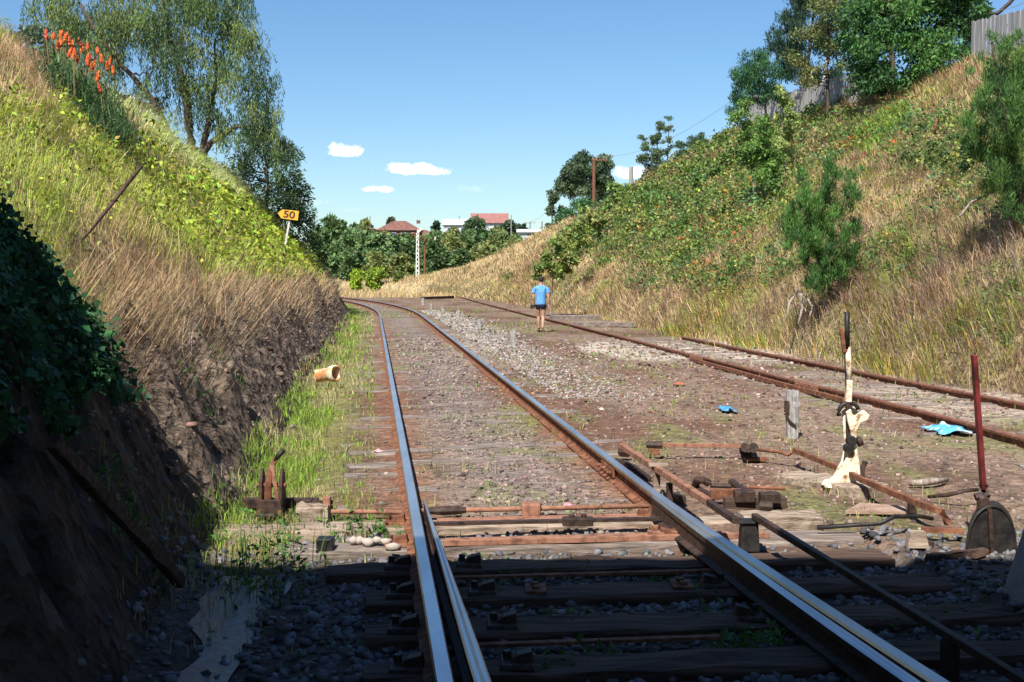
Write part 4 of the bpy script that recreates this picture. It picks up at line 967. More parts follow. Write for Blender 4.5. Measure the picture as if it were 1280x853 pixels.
inb = (x > lr+.12) & (x < lr+GA-.1)
d = np.where(near_, np.where(x < lr-.1, np.where(x > lr-.85, 1.0, .3), np.where(inb, .8, .9)), np.where(inb, .95*np.exp(-((x-lr-.92)/.55)**4)+.08, np.where(x < lr, .05, .20)))
d = np.where((x > lr+3.6) & near_, .8, d)
kk = rng.uniform(0, 1, n) < d
# keep stones off the tops of the bare sleepers near the camera
for (sy_, *_r) in near:
    kk &= ~((np.abs(y-sy_+(x-lr)*(-.115)) < .13) & (x > lr-(.8 if sy_ > 7 else .45 if sy_ > 6.5 else .3)) & (x < lr+2.7))
x, y = x[kk], y[kk]; m = len(x)
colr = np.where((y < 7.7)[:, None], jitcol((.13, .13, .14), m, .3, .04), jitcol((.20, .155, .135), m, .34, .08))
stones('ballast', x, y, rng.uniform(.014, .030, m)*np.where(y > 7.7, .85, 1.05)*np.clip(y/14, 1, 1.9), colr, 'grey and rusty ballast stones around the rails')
n = 5200
y = ysamp(n, 6, 45, 1.2); X, Z = brk(y); u = rng.uniform(-.1, 1.25, n); x = X[4]+u*(X[5]-X[4]); stones('soil_clods', x, y, rng.gamma(1.3, .008, n)*np.clip(y/14, .8, 2.0)+.005, jitcol((.17, .125, .095), n, .3, .05), 'crumbling clods and small stones on the bare earth face of the left bank', dz=-.012)
n = 4200
px = rng.normal(0, 1, n); y = ysamp(n, 16, 60, 1.2); x = lrail(y)+GA+.6+np.abs(rng.normal(0, .75, n)); stones('pale_gravel', x, y, rng.uniform(.016, .035, n)*np.clip(y/22, .8, 2.2), jitcol((.25, .22, .20), n, .35, .05), 'pale crushed gravel spilled right of the main line')
n = 5200
y = ysamp(n, 7.5, 32, 1.3); X, Z = brk(y); x = lrail(y)+GA+.3+rng.uniform(0, 1, n)*(X[6]-lrail(y)-GA-.3); c = np.where((rng.uniform(0, 1, n) < .04)[:, None], jitcol((.42, .35, .28), n, .25), np.where((rng.uniform(0, 1, n) < .5)[:, None], jitcol((.13, .07, .045), n, .35), jitcol((.21, .15, .11), n, .35)))
stones('loose_rubble', x, y, rng.uniform(.006, .022, n)*np.clip(y/11, .8, 2), c, 'loose stones and bark chips strewn over the brown dirt yard', dz=-.004)
for i, (px, py, r) in enumerate([(441, 676, .035), (450, 675, .045), (460, 677, .04), (470, 676, .04), (482, 677, .03), (492, 685, .045)]):
    g = G(px, py, .03); IV, IF = icos(); V = IV*(1+rng.normal(0, .22, (12, 1)))*r*np.array([1.1, .9, .7])+g
    o = own(np_mesh('pale_stone', V, [IF], M['stone'], tint=np.tile([.40, .35, .31], (12, 1)))); tag(o, 'pale ballast stone lying with others on the rust stained sleeper left of the rail', 'stone', 'pale stones on the sleeper')
# ------------------------------------------------------------------ trees
def branch(b, p0, p1, r0, r1, sag=.0, n=6, seed=0, wob=.06):
    p0 = np.asarray(p0, float); p1 = np.asarray(p1, float); L = np.linalg.norm(p1-p0)
    t = np.linspace(0, 1, n)[:, None]; pts = p0*(1-t)+p1*t
    r = np.random.default_rng(seed); w = r.normal(0, wob*L, (n, 3))*np.sin(t*PI)
    pts = pts+w+np.array([0, 0, 1.0])*sag*L*np.sin(t*PI)
    b.tube(pts, list(np.linspace(r0, r1, n)), 6 if r0 < .08 else 9)
    return pts
def tree(name, label, base, trunks, clumps, leafL, asp, nleaf, cols, cat='tree', group=None, bark='bark', droop=.1, strands=False, clr=.5, trunk_r=.12, flat=.3, density=None, seed=1, ddir=None, cylt=1.0):
    """trunks: list of poly-lines (world); clumps: (x,y,z,r) world centres tied by a limb to the nearest trunk point"""
    global rng
    keep = rng; rng = np.random.default_rng(seed)
    e = empty(name, base, label, cat, group)
    b = MB(); tp = []
    for i, tr in enumerate(trunks):
        tr = np.asarray(tr, float); n = len(tr); rr = np.linspace(trunk_r, trunk_r*.3, n)*(1 if i == 0 else .75)
        # densify
        s = np.linspace(0, n-1, n*4); pts = np.stack([np.interp(s, range(n), tr[:, k]) for k in range(3)], 1)
        pts += rng.normal(0, trunk_r*.12, pts.shape); r2 = np.interp(s, range(n), rr)
        b.tube(pts, list(r2), 9); tp += [(p, r) for p, r in zip(pts[3:], r2[3:])]
    TP = np.array([p for p, r in tp]); TR = np.array([r for p, r in tp])
    g = Geo(); clumps = np.asarray(clumps, float)
    nodes = TP.copy(); nr = TR.copy()
    order = np.argsort(np.linalg.norm(clumps[:, None, :3]-TP[None], axis=2).min(1))
    for ci in order:
        c = clumps[ci]; d = np.linalg.norm(nodes-c[:3], axis=1)+np.where(nodes[:, 2] > c[2]+.1, .8, 0)*c[3]
        j = int(np.argmin(d)); r0 = min(nr[j]*.7, .012+.03*d[j]*trunk_r/.12)
        pts = branch(b, nodes[j], c[:3], r0, r0*.35, .06, 5, int(ci)+seed*100)
        nodes = np.vstack([nodes, pts[2:]]); nr = np.concatenate([nr, np.linspace(r0*.8, r0*.4, len(pts)-2)])
        m = int(nleaf*(c[3]/clumps[:, 3].mean())**2)
        # twigs inside the clump
        for q_ in range(3):
            v = rng.normal(0, .45, 3)*c[3]; branch(b, c[:3], c[:3]+v, r0*.35, r0*.1, 0, 3, q_)
        col = cols[int(rng.integers(len(cols)))]; cc = jitcol(col, m, .28, .07)
        if strands:
            ns = max(3, m//14); a = unit(rng.normal(0, 1, (ns, 3)))*c[3]*rng.uniform(.2, 1, (ns, 1)); a[:, 2] *= .55
            ln = rng.uniform(.5, 1.5, ns)*strands; k = rng.integers(0, ns, m); u = rng.uniform(0, 1, m)
            out = unit(c[None, :3]-np.array([[base[0], base[1], c[2]]]))
            p = c[:3]+a[k]+np.stack([u*0, u*0, -u*ln[k]], 1)+out*(u*(1-u)*.9*ln[k])[:, None]+rng.normal(0, .03, (m, 3))
            g.leaves(p, leafL*rng.uniform(.7, 1.3, m), asp, cc, ddir=np.tile([0, 0, -1.0], (m, 1)), flat=0)
        else:
            a = unit(rng.normal(0, 1, (m, 3)))*(rng.uniform(0, 1, (m, 1))**.45)*c[3]; a[:, 2] *= .75*cylt; a[:, :2] /= math.sqrt(cylt)
            lump = vnoise(a[:, 0]*5/c[3]+ci, a[:, 1]*5/c[3]+a[:, 2]*4/c[3], seed) > .30
            a = a[lump]; cc = cc[lump]; mm = len(a)
            dd = None
            if ddir == 'up': dd = unit(a*.5+np.array([0, 0, 1.0])*c[3])
            elif ddir == 'out': dd = unit(a+1e-6)
            g.leaves(c[:3]+a, leafL*rng.uniform(.6, 1.3, mm), asp, cc, droop=droop, flat=flat, ddir=dd)
    b.build('trunk', M[bark], e, smooth=True)
    g.build('crown', M['leaf'], e)
    rng = keep
    return e
def cl(px, py, D, r, n=1, sp=0): # clump from a photo position at a chosen distance
    p = P(px, py, D); return (p[0], p[1], p[2], r)
def hit(px, py, dflt, lo=9, hi=130):
    r = ray(px, py); D = np.geomspace(lo, hi, 500); z = CAMZ+r[2]*D; h = H(r[0]*D, D); k = np.nonzero(z < h+.05)[0]
    return float(D[k[0]]) if len(k) else dflt
def hug(pts, dflt, n, seed):
    r = np.random.default_rng(seed); out = []
    for px, py, rp in pts:
        for k in range(n):
            ax, ay = px+r.normal(0, rp*.4), py+r.normal(0, rp*.4); D = hit(ax, ay, dflt); D = D if abs(D-dflt) < dflt*.35 else dflt
            R = rp*D/1500*r.uniform(.7, 1.05); p = P(ax, ay, D-R*.3); out.append((p[0], p[1], p[2]+R*.2, R))
    return out
def fill(outline_pts, D, rpx, jy=1.0, n=3, seed=0):
    r = np.random.default_rng(seed); out = []
    for (px, py, rp) in outline_pts:
        for k in range(n):
            d = D+r.normal(0, jy); p = P(px+r.normal(0, rp*.5), py+r.normal(0, rp*.5), d); out.append((p[0], p[1], p[2], rp*D/1500*r.uniform(.6, 1.1)))
    return out
# 1 big weeping tree on the left bank
D = 47; b0 = P(228, 200, D); b0[2] = Hs(b0[0], b0[1])
tr = [[P(238, 205, D)-(0, 0, .6), P(236, 150, D), P(228, 100, D-.3), P(215, 60, D), P(205, 15, D+.5), P(215, -30, D)],
      [P(226, 205, D)-(0, 0, .6), P(205, 150, D-.5), P(185, 118, D-.8), P(150, 80, D-1), P(120, 40, D-1.5), P(100, 5, D-1.5)],
      [P(246, 205, D)-(0, 0, .6), P(262, 150, D+.5), P(270, 100, D+1), P(268, 50, D+1)],
      [P(238, 200, D)-(0, 0, .6), P(262, 180, D+.3), P(295, 158, D+.5), P(330, 162, D+.5), P(355, 180, D+.5)],
      [P(200, 140, D-.5), P(175, 130, D-1), P(140, 115, D-1.5), P(110, 105, D-1.5)]]
pts = [(60, 5, 22), (50, 30, 10), (85, -10, 25), (95, 25, 25), (115, 50, 20), (130, 20, 30), (150, 60, 24), (160, 10, 32), (185, 45, 24), (200, 5, 30), (225, 35, 24), (235, -10, 30), (262, 10, 28), (285, 30, 26), (300, 5, 18), (305, 60, 20), (320, 90, 20), (295, 90, 22), (270, 70, 22), (250, 100, 22), (325, 125, 18), (300, 125, 20), (265, 130, 18), (215, 90, 20), (180, 95, 16), (335, 150, 14), (350, 165, 13), (340, 185, 12), (310, 160, 14), (275, 155, 12), (160, 125, 14), (195, 118, 14), (360, 185, 7), (90, 60, 12), (240, 60, 22), (230, 130, 12), (180, 150, 8), (210, -40, 30), (130, -40, 30), (280, -30, 26)]
tree('weeping_tree', 'big tree with fine drooping foliage and several forked trunks on top of the left bank', b0, tr, fill(pts, D, 0, 1.4, 5, 5), .17, .2, 280, [(.11, .18, .06), (.16, .23, .07), (.20, .25, .08), (.09, .15, .07)], trunk_r=.20, strands=1.0, seed=3, cat='tree')
# 2 dark evergreen behind and below it
D = 56; b0 = P(330, 262, D); b0[2] = Hs(b0[0], b0[1])
pts = [(305, 190, 20), (330, 185, 22), (345, 205, 22), (320, 215, 22), (345, 230, 24), (365, 240, 18), (300, 215, 14), (330, 250, 22), (360, 262, 20), (375, 275, 16), (385, 290, 14), (350, 280, 20), (393, 300, 9), (370, 255, 14), (378, 298, 12)]
tree('evergreen_tree', 'dark evergreen tree under the drooping branches, behind the yellow speed sign', b0, [[b0-(0, 0, .5), P(335, 230, D), P(330, 180, D)], [b0-(0, 0, .3), P(362, 270, D), P(380, 285, D)]], fill(pts, D, 0, 1, 2, 6), .17, .35, 480, [(.05, .10, .04), (.07, .125, .045), (.09, .14, .05)], trunk_r=.14, seed=4, ddir='out')
# 3 shrubs at the crest near the flowers
D = 30
b0 = P(40, 85, D)
b0 = P(45, 95, 25); b0[2] = Hs(b0[0], b0[1])
tree('grey_leaved_shrub', 'grey green round leaved shrub on the crest at the far left', b0, [[b0-(0, 0, .3), P(35, 60, 25), P(30, 45, 25)], [b0, P(55, 60, 25)]], fill([(22, 48, 9), (35, 58, 12), (48, 45, 9), (30, 68, 10), (50, 72, 13), (60, 60, 10), (42, 38, 6), (65, 82, 12), (80, 95, 12), (60, 90, 9)], 25, 0, .3, 4, 7), .075, .7, 110, [(.16, .21, .14), (.10, .15, .08)], cat='shrub', trunk_r=.04, seed=5)
# 4 red flowered strap leaved clump
e = empty('red_hot_poker_plant', P(105, 130, 29), 'clump of dark strap leaves topped by many orange red flower spikes on the left crest', 'flowering plant')
g = Geo()
for px, py, D, cnt in [(62, 80, 29, 260), (75, 75, 30, 240), (85, 95, 30, 320), (100, 105, 30, 320), (110, 120, 30, 300), (120, 130, 30.5, 300), (132, 145, 31, 260), (145, 155, 32, 240), (120, 110, 31, 260), (95, 85, 31, 260), (140, 130, 33, 200), (155, 150, 34, 140)]:
    Dh = hit(px, py+34, 27, 15, 40); c0 = P(px, py+18, Dh); c0[2] = min(c0[2], Hs(c0[0], c0[1])+.5); cnt = int(cnt*.6); a = rng.normal(0, .22, (cnt, 3)); a[:, 2] *= .6
    g.blades(c0+a, rng.uniform(.18, .42, cnt), .018, rlean(cnt, 1.5), jitcol((.08, .16, .06), cnt, .35))
    g.leaves(c0+rng.normal(0, .28, (cnt//2, 3)), .09, .4, jitcol((.06, .12, .04), cnt//2, .35))
g.build('leaves', M['leaf'], e)
fm = noisemat('flower_orange_red', (.62, .05, .03), (.85, .34, .06), 26, .8, 160, 1, .02, c3=(.78, .12, .04)); sm_ = noisemat('flower_stalk', (.14, .12, .05), (.25, .2, .08), 9, .8, 30, 0)
fl = [(58, 43), (66, 44), (75, 42), (80, 48), (76, 52), (88, 52), (90, 55), (73, 57), (102, 54), (109, 58), (122, 63), (101, 62), (85, 65), (92, 70), (97, 73), (107, 72), (113, 71), (110, 78), (118, 78), (116, 84), (137, 77), (135, 83), (142, 88), (120, 95), (126, 110), (127, 73), (94, 66), (82, 44)]
for px, py in fl:
    D = hit(px, py+60, 27, 15, 40)-rng.uniform(.1, .8); p = P(px, py, D); ln = rng.uniform(.14, .22); tl = rng.normal(0, .04, 2)
    b = MB(); zz_ = np.linspace(-.5, .5, 9); b.tube([p+(tl[0]*(z_+.5), tl[1]*(z_+.5), ln*z_) for z_ in zz_], [.015, .028, .034, .031, .033, .027, .025, .015, .005], 9, jit=.005)
    f = b.build('flower_spike', fm, e)
    b = MB(); b.tube([p+(rng.normal(0, .06), .0, -.9), p+(0, 0, -ln*.45)], .012, 5); b.build('stalk', sm_, f)

# ---- right bank trees
def shrubby(name, label, D, base, pts, leaf, asp, nl, cols, **k):
    b0 = P(base[0], base[1], D); b0[2] = min(b0[2], Hs(b0[0], b0[1])+.1)
    n = k.pop('n', 2); top = min(pts, key=lambda q: q[1]); kj = k.pop('jy', .8); sd_ = k.get('seed', 1)
    ex = k.pop('trunks', None); hg = k.pop('hug', False)
    trunks = ex or [[b0-(0, 0, .3), (b0+P(top[0], top[1], D))/2, P(top[0], top[1]+4, D)]]
    if hg:
        cs = hug(pts, D, n, sd_); q_ = min(cs, key=lambda c_: c_[2]); q2 = max(cs, key=lambda c_: c_[2]); b0 = np.array([q_[0], q_[1], Hs(q_[0], q_[1])])
        return tree(name, label, b0, [[b0-(0, 0, .2), b0*.7+np.array(q2[:3])*.3, b0*.4+np.array(q2[:3])*.6]], cs, leaf, asp, nl, cols, **k)
    return tree(name, label, b0, trunks, fill(pts, D, 0, kj, n, sd_), leaf, asp, nl, cols, **k)
# young pine at the foot of the right bank
D = 25.2; b0 = P(1036, 400, D); b0[2] = Hs(b0[0], b0[1])
pp = [(1035, 215, 7), (1035, 235, 10), (1030, 255, 12), (1050, 222, 5), (1065, 222, 5), (1060, 240, 7), (1075, 215, 3), (1002, 225, 6), (1004, 245, 9), (1010, 265, 11), (990, 262, 7), (1020, 280, 12), (1045, 265, 11), (1062, 258, 5), (1072, 247, 5), (985, 280, 8), (998, 285, 9), (1040, 285, 9), (990, 297, 7), (1008, 297, 9), (985, 309, 5), (1020, 305, 10), (1060, 290, 8), (1070, 285, 6), (1055, 298, 6), (1005, 322, 8), (1030, 325, 10), (1050, 320, 9), (1068, 315, 6), (1065, 328, 6), (1040, 342, 10), (1018, 345, 9), (1013, 358, 7), (1030, 357, 9), (1050, 340, 8), (1056, 330, 6), (1040, 300, 8), (1015, 312, 8)]
tree('young_pine', 'young bright green pine tree with upswept shoots at the foot of the right bank', b0, [[b0-(0, 0, .3), P(1036, 350, D), P(1028, 300, D), P(1030, 250, D), P(1035, 215, D)], [P(1036, 370, D), P(1045, 330, D), P(1052, 285, D), P(1062, 235, D)], [P(1036, 350, D), P(1015, 310, D), P(1005, 260, D), P(1002, 225, D)]],
     fill(pp, D, 0, .3, 6, 9), .125, .11, 115, [(.085, .20, .045), (.12, .25, .055), (.06, .14, .04)], trunk_r=.045, seed=11, ddir='up', flat=0, cylt=2.2)
# big pine at the right edge
pp = [(1250, 70, 9), (1262, 60, 8), (1275, 75, 10), (1245, 95, 11), (1265, 100, 14), (1235, 115, 10), (1255, 125, 14), (1275, 130, 16), (1240, 145, 13), (1262, 160, 16), (1215, 150, 8), (1225, 165, 10), (1205, 155, 6), (1275, 185, 16), (1250, 190, 14), (1300, 100, 20), (1300, 160, 22), (1275, 215, 12), (1290, 240, 12), (1240, 50, 5), (1272, 50, 6), (1230, 195, 11), (1250, 215, 12), (1265, 235, 14), (1240, 235, 10), (1275, 262, 13), (1255, 255, 10), (1205, 180, 7), (1218, 178, 8), (1285, 285, 12), (1225, 130, 9), (1215, 90, 4), (1225, 75, 4)]
D = 21.5; shrubby('pine_bush', 'bushy bright green pine cut by the right edge of the picture', D, (1285, 290), pp, .12, .11, 190, [(.09, .19, .045), (.13, .24, .055), (.06, .13, .04)], seed=12, ddir='up', flat=0, trunk_r=.06, jy=.5, n=5, cylt=2.0)
# dark leafy shrub under it
shrubby('leafy_shrub', 'dark broad leaved shrub below the pine at the right edge', 21.5, (1245, 240), [(1205, 205, 9), (1220, 195, 10), (1235, 210, 11), (1250, 205, 11), (1225, 225, 10), (1265, 200, 10), (1245, 225, 9), (1210, 185, 7), (1275, 215, 10), (1255, 235, 7)], .085, .6, 110, [(.06, .13, .045), (.14, .24, .08)], seed=13, trunk_r=.02, hug=True, cat='shrub')
shrubby('leafy_shrub', 'small low green shrub on the bank left of the pine at the right edge', 23, (1180, 190), [(1150, 165, 9), (1165, 180, 10), (1180, 195, 9), (1140, 200, 10), (1195, 170, 9), (1160, 205, 9)], .07, .6, 60, [(.10, .16, .05), (.14, .20, .06)], seed=14, trunk_r=.02, hug=True, cat='shrub')
# tall trees on top of the right bank
pp = [(1075, 95, 16), (1095, 105, 16), (1120, 95, 18), (1150, 90, 18), (1180, 75, 18), (1205, 60, 16), (1220, 35, 15), (1230, 12, 12), (1215, 5, 18), (1190, 30, 24), (1160, 50, 26), (1130, 60, 26), (1100, 70, 22), (1080, 60, 20), (1075, 30, 22), (1100, 30, 26), (1130, 20, 28), (1160, 5, 28), (1190, -20, 26), (1130, -25, 26), (1090, -15, 24), (1066, 45, 12), (1098, 112, 8), (1055, 55, 9)]
shrubby('broadleaf_tree', 'large rounded broadleaf tree with lush green leaves on top of the right bank', 57, (1120, 120), pp, .24, .38, 260, [(.06, .15, .04), (.09, .20, .05), (.05, .12, .04)], seed=15, n=5, jy=1.6, trunk_r=.16, droop=.6, trunks=[[P(1118, 122, 57)-(0, 0, 1), P(1115, 80, 57), P(1110, 30, 57), P(1110, -20, 57)], [P(1140, 112, 57)-(0, 0, 1), P(1160, 70, 57), P(1180, 20, 57)]])
pp = [(1010, 100, 13), (1025, 85, 16), (1000, 75, 13), (1040, 60, 16), (1020, 50, 18), (1050, 30, 18), (1030, 15, 20), (1055, 5, 20), (1035, -20, 20), (1060, 80, 12), (1010, 45, 14)]
shrubby('olive_tree', 'olive green thin tree with dead twigs, left of the large rounded broadleaf tree', 62, (1035, 115), pp, .22, .3, 150, [(.15, .19, .06), (.20, .21, .08), (.10, .14, .045)], n=5, jy=1.2, seed=16, trunk_r=.12)
pp = [(1005, 100, 14), (990, 95, 12), (985, 75, 13), (975, 60, 10), (1000, 60, 14), (970, 45, 7), (990, 40, 12), (982, 25, 8), (1000, 20, 14), (1010, 0, 16), (1020, -20, 16), (965, 60, 5), (1030, 40, 14), (1020, 105, 10), (1043, 98, 10)]
shrubby('dark_conifer', 'tall dark spiky conifer rising above the paling fence', 70, (1005, 115), pp, .25, .2, 190, [(.03, .07, .045), (.045, .09, .05)], seed=17, n=8, jy=1.2, trunk_r=.15, ddir='up', cylt=1.8)
pp = [(912, 140, 6), (918, 125, 9), (925, 110, 10), (920, 95, 7), (935, 90, 11), (945, 78, 11), (940, 105, 13), (957, 80, 10), (965, 90, 9), (955, 100, 12), (930, 128, 11), (945, 125, 12), (962, 112, 11), (970, 122, 8), (955, 68, 5), (940, 70, 4)]
shrubby('cypress_tree', 'small dark green cypress with a bare stem at the left end of the paling fence', 68, (958, 160), pp, .2, .22, 150, [(.04, .12, .045), (.06, .155, .055)], n=5, cylt=1.5, seed=18, trunk_r=.09, ddir='up')
pp = [(1020, 140, 9), (1035, 132, 9), (1050, 128, 9), (1065, 124, 8), (1040, 145, 8), (1025, 150, 7), (1058, 138, 7), (1075, 120, 5)]
shrubby('leafy_shrub', 'dark green shrub growing against the front of the paling fence', 60, (1040, 152), pp, .16, .5, 120, [(.045, .10, .04), (.065, .14, .05)], seed=19, hug=True, n=3, trunk_r=.05, cat='shrub')
# saplings on the slope below
for i, (bx, by, tx, ty, D, lab, c) in enumerate([
        (945, 210, 930, 130, 50, 'leafy sapling on the upper right bank, leftmost of the three below the cypress', (.12, .22, .06)),
        (958, 215, 955, 150, 48, 'leafy sapling on the upper right bank, middle of the three below the cypress', (.10, .20, .05)),
        (982, 190, 980, 112, 52, 'slim upright sapling with pale leaves in front of the paling fence', (.20, .28, .10))]):
    pp = [(bx+(tx-bx)*t+rng.normal(0, 5), by+(ty-by)*t, 6+8*(1-t)*(1 if i < 2 else .35)) for t in np.linspace(.0, 1, 12)]
    shrubby('sapling', lab, D, (bx, by), pp, .15, .5, 120, [(c[0]*1.7, c[1]*1.5, c[2]*1.4), (c[0]*1.2, c[1]*1.15, c[2])], n=3, seed=20+i, trunk_r=.03, bark='barklight', jy=.4)
pp = [(920, 190, 8), (905, 200, 9), (935, 205, 9), (890, 215, 9), (870, 225, 8), (950, 215, 9), (925, 220, 9), (975, 225, 9), (900, 235, 8)]
shrubby('bramble_bush', 'low tangled green bramble bush below the saplings on the right bank', 50, (920, 225), pp, .14, .55, 130, [(.09, .17, .045), (.17, .24, .07)], seed=25, hug=True, n=4, trunk_r=.03, cat='shrub')
for i, (pts_, D, lab, cc) in enumerate([
        ([(1110, 310, 8), (1128, 300, 9), (1145, 315, 10), (1160, 330, 9), (1130, 325, 9), (1110, 335, 7), (1150, 345, 7)], 23, 'low bright green bramble shrub right of the young pine, below the grey scrub', (.11, .21, .05)),
        ([(1245, 395, 9), (1262, 405, 10), (1240, 412, 8), (1275, 390, 9), (1258, 425, 8)], 17, 'grey green low shrub at the right edge near the foot of the bank', (.17, .22, .11)),
        ([(885, 325, 8), (900, 315, 9), (915, 325, 8), (895, 338, 7), (880, 345, 6)], 36, 'low dark green bramble shrub left of the young pine, among orange flowers', (.08, .16, .045)),
        ([(780, 295, 7), (795, 288, 8), (810, 300, 7), (790, 308, 6)], 52, 'low dark bramble mound on the middle of the right bank', (.08, .15, .05)),
        ([(850, 330, 7), (862, 345, 7), (845, 350, 6), (870, 360, 6)], 38, 'small green bramble mound low on the right bank, left of the orange flowers', (.12, .20, .05)),
        ([(985, 245, 8), (968, 235, 9), (955, 250, 8), (975, 260, 8)], 38, 'green bramble mound above and left of the young pine top', (.10, .19, .05)),
        ([(1195, 245, 8), (1210, 255, 8), (1180, 240, 7), (1225, 262, 7)], 22, 'dark green bramble shrub just above the grey scrub on the right', (.07, .15, .045))]):
    shrubby('bramble_shrub', lab, D, pts_[0][:2], pts_, .0032*D, .55, 120, [cc, (cc[0]*1.5, cc[1]*1.3, cc[2]*1.2)], seed=60+i, hug=True, n=4, trunk_r=.02, cat='shrub')
# poplars further along
for i, (bx, by, pts_, lab, D) in enumerate([
        (818, 225, [(810, 215, 8), (808, 200, 7), (806, 185, 6), (805, 172, 4), (816, 205, 8), (820, 190, 7), (822, 175, 6), (823, 160, 5), (824, 155, 3), (815, 178, 5), (812, 225, 8)], 'slim poplar with grey green leaves on the skyline, left of a pair', 88),
        (834, 222, [(834, 190, 4), (836, 175, 4), (833, 165, 4), (838, 160, 4), (836, 150, 4), (830, 178, 3), (832, 205, 4), (839, 185, 3)], 'very thin airy poplar on the skyline, right of a pair', 90)]):
    shrubby('poplar', lab, D, (bx, by), pts_, .13, .6, 130 if i == 0 else 34, [(.15, .21, .10), (.11, .16, .07)], n=5, seed=30+i, trunk_r=.06, bark='barklight', jy=.4, ddir='up')
shrubby('evergreen_bush', 'round dark bush on the skyline right of the thin poplars', 86, (860, 205), [(852, 195, 7), (862, 188, 8), (872, 180, 7), (866, 175, 6), (852, 182, 6), (876, 170, 4)], .14, .35, 200, [(.05, .10, .05), (.08, .13, .06)], n=4, seed=33, trunk_r=.06, cat='shrub', ddir='up')
pp = [(700, 235, 5), (706, 228, 7), (712, 215, 8), (720, 208, 9), (728, 200, 8), (724, 222, 11), (712, 238, 9), (730, 235, 11), (748, 205, 8), (757, 200, 7), (762, 205, 5), (752, 220, 9), (745, 235, 10), (760, 228, 6), (735, 215, 10), (742, 250, 9), (760, 243, 6)]
shrubby('poplar_clump', 'clump of grey green poplars on the skyline behind the dark pole', 125, (730, 262), pp, .24, .6, 190, [(.09, .14, .075), (.14, .19, .10), (.065, .11, .055)], n=9, seed=34, trunk_r=.15, jy=1.5)
shrubby('poplar', 'small separate poplar top at the left end of the skyline clump', 122, (692, 268), [(688, 245, 5), (692, 255, 6), (689, 262, 5), (697, 250, 4), (700, 262, 5)], .24, .6, 120, [(.12, .17, .09), (.08, .13, .07)], n=4, seed=35, trunk_r=.08)
shrubby('evergreen_bush', 'bright dark green bush in front of the poplar clump', 112, (715, 282), [(700, 272, 9), (712, 265, 9), (722, 262, 9), (730, 252, 9), (735, 262, 9), (718, 275, 8), (708, 280, 6)], .22, .4, 200, [(.05, .14, .045), (.08, .19, .06)], n=4, seed=36, trunk_r=.08, cat='shrub')
# yellow green sucker thicket beside the walking man
for i, (D, bx, by, pts_, lab) in enumerate([
        (52, 688, 360, [(676, 335, 6), (684, 322, 7), (692, 332, 7), (702, 318, 7), (711, 318, 6), (695, 343, 6), (671, 345, 4), (705, 335, 5), (694, 307, 5), (717, 326, 4)], 'yellow green sapling thicket just behind the walking man'),
        (60, 705, 325, [(700, 305, 8), (712, 295, 9), (722, 300, 8), (708, 310, 8), (725, 285, 7), (732, 300, 7)], 'yellow green saplings on the slope, middle of the leafy line up the bank'),
        (72, 728, 300, [(720, 285, 7), (730, 278, 8), (740, 285, 8), (750, 275, 8), (738, 268, 6), (745, 290, 7), (727, 262, 3)], 'green saplings on the slope right of the poplar clump'),
        (84, 770, 270, [(755, 268, 7), (768, 262, 7), (782, 255, 7), (775, 245, 6), (790, 245, 6), (762, 250, 5), (778, 235, 5), (795, 262, 6), (765, 235, 4)], 'leafy green bushes near the skyline left of the grey stump'),
        (80, 815, 245, [(800, 245, 7), (812, 238, 7), (826, 232, 7), (840, 225, 7), (818, 250, 7), (835, 242, 6)], 'green bushes near the skyline below the thin poplars')]):
    shrubby('sapling_thicket', lab, D, (bx, by), pts_, .0033*D, .5, 120, [(.25, .32, .08), (.18, .26, .07), (.32, .34, .11)] if i < 3 else [(.16, .26, .06), (.21, .30, .08)], seed=40+i, n=4, trunk_r=.03, bark='barklight', cat='shrub', jy=.6)

# ---- far trees at the end of the valley
far = [(566, 293, 8, 262, 2), (584, 293, 7, 262, 0), (622, 292, 8, 262, 2), (604, 295, 8, 262, 1), (512, 299, 7, 270, 2), (482, 296, 7, 270, 1), (560, 302, 11, 200, 2), (588, 297, 10, 215, 1), (612, 300, 10, 210, 0), (505, 303, 10, 210, 0), (478, 300, 10, 215, 2), (530, 305, 10, 205, 2), (645, 303, 9, 180, 1), (440, 292, 11, 220, 0), (400, 300, 14, 150, 0), (420, 288, 16, 170, 0), (395, 320, 14, 150, 1), (418, 315, 14, 150, 1), (442, 300, 14, 165, 1), (440, 325, 13, 145, 0), (465, 305, 16, 160, 1), (490, 312, 18, 165, 1), (515, 315, 14, 160, 0), (470, 328, 13, 140, 2), (500, 330, 13, 140, 2), (455, 285, 9, 250, 2), (540, 318, 15, 150, 0), (552, 330, 14, 142, 0), (565, 312, 15, 160, 2), (585, 308, 16, 165, 0), (600, 318, 13, 150, 2), (575, 325, 13, 145, 0), (620, 310, 13, 165, 2), (545, 300, 11, 200, 1), (530, 335, 11, 140, 1), (605, 300, 12, 185, 0), (487, 325, 10, 150, 1), (560, 298, 8, 230, 1), (640, 312, 10, 150, 2)]
kinds = []
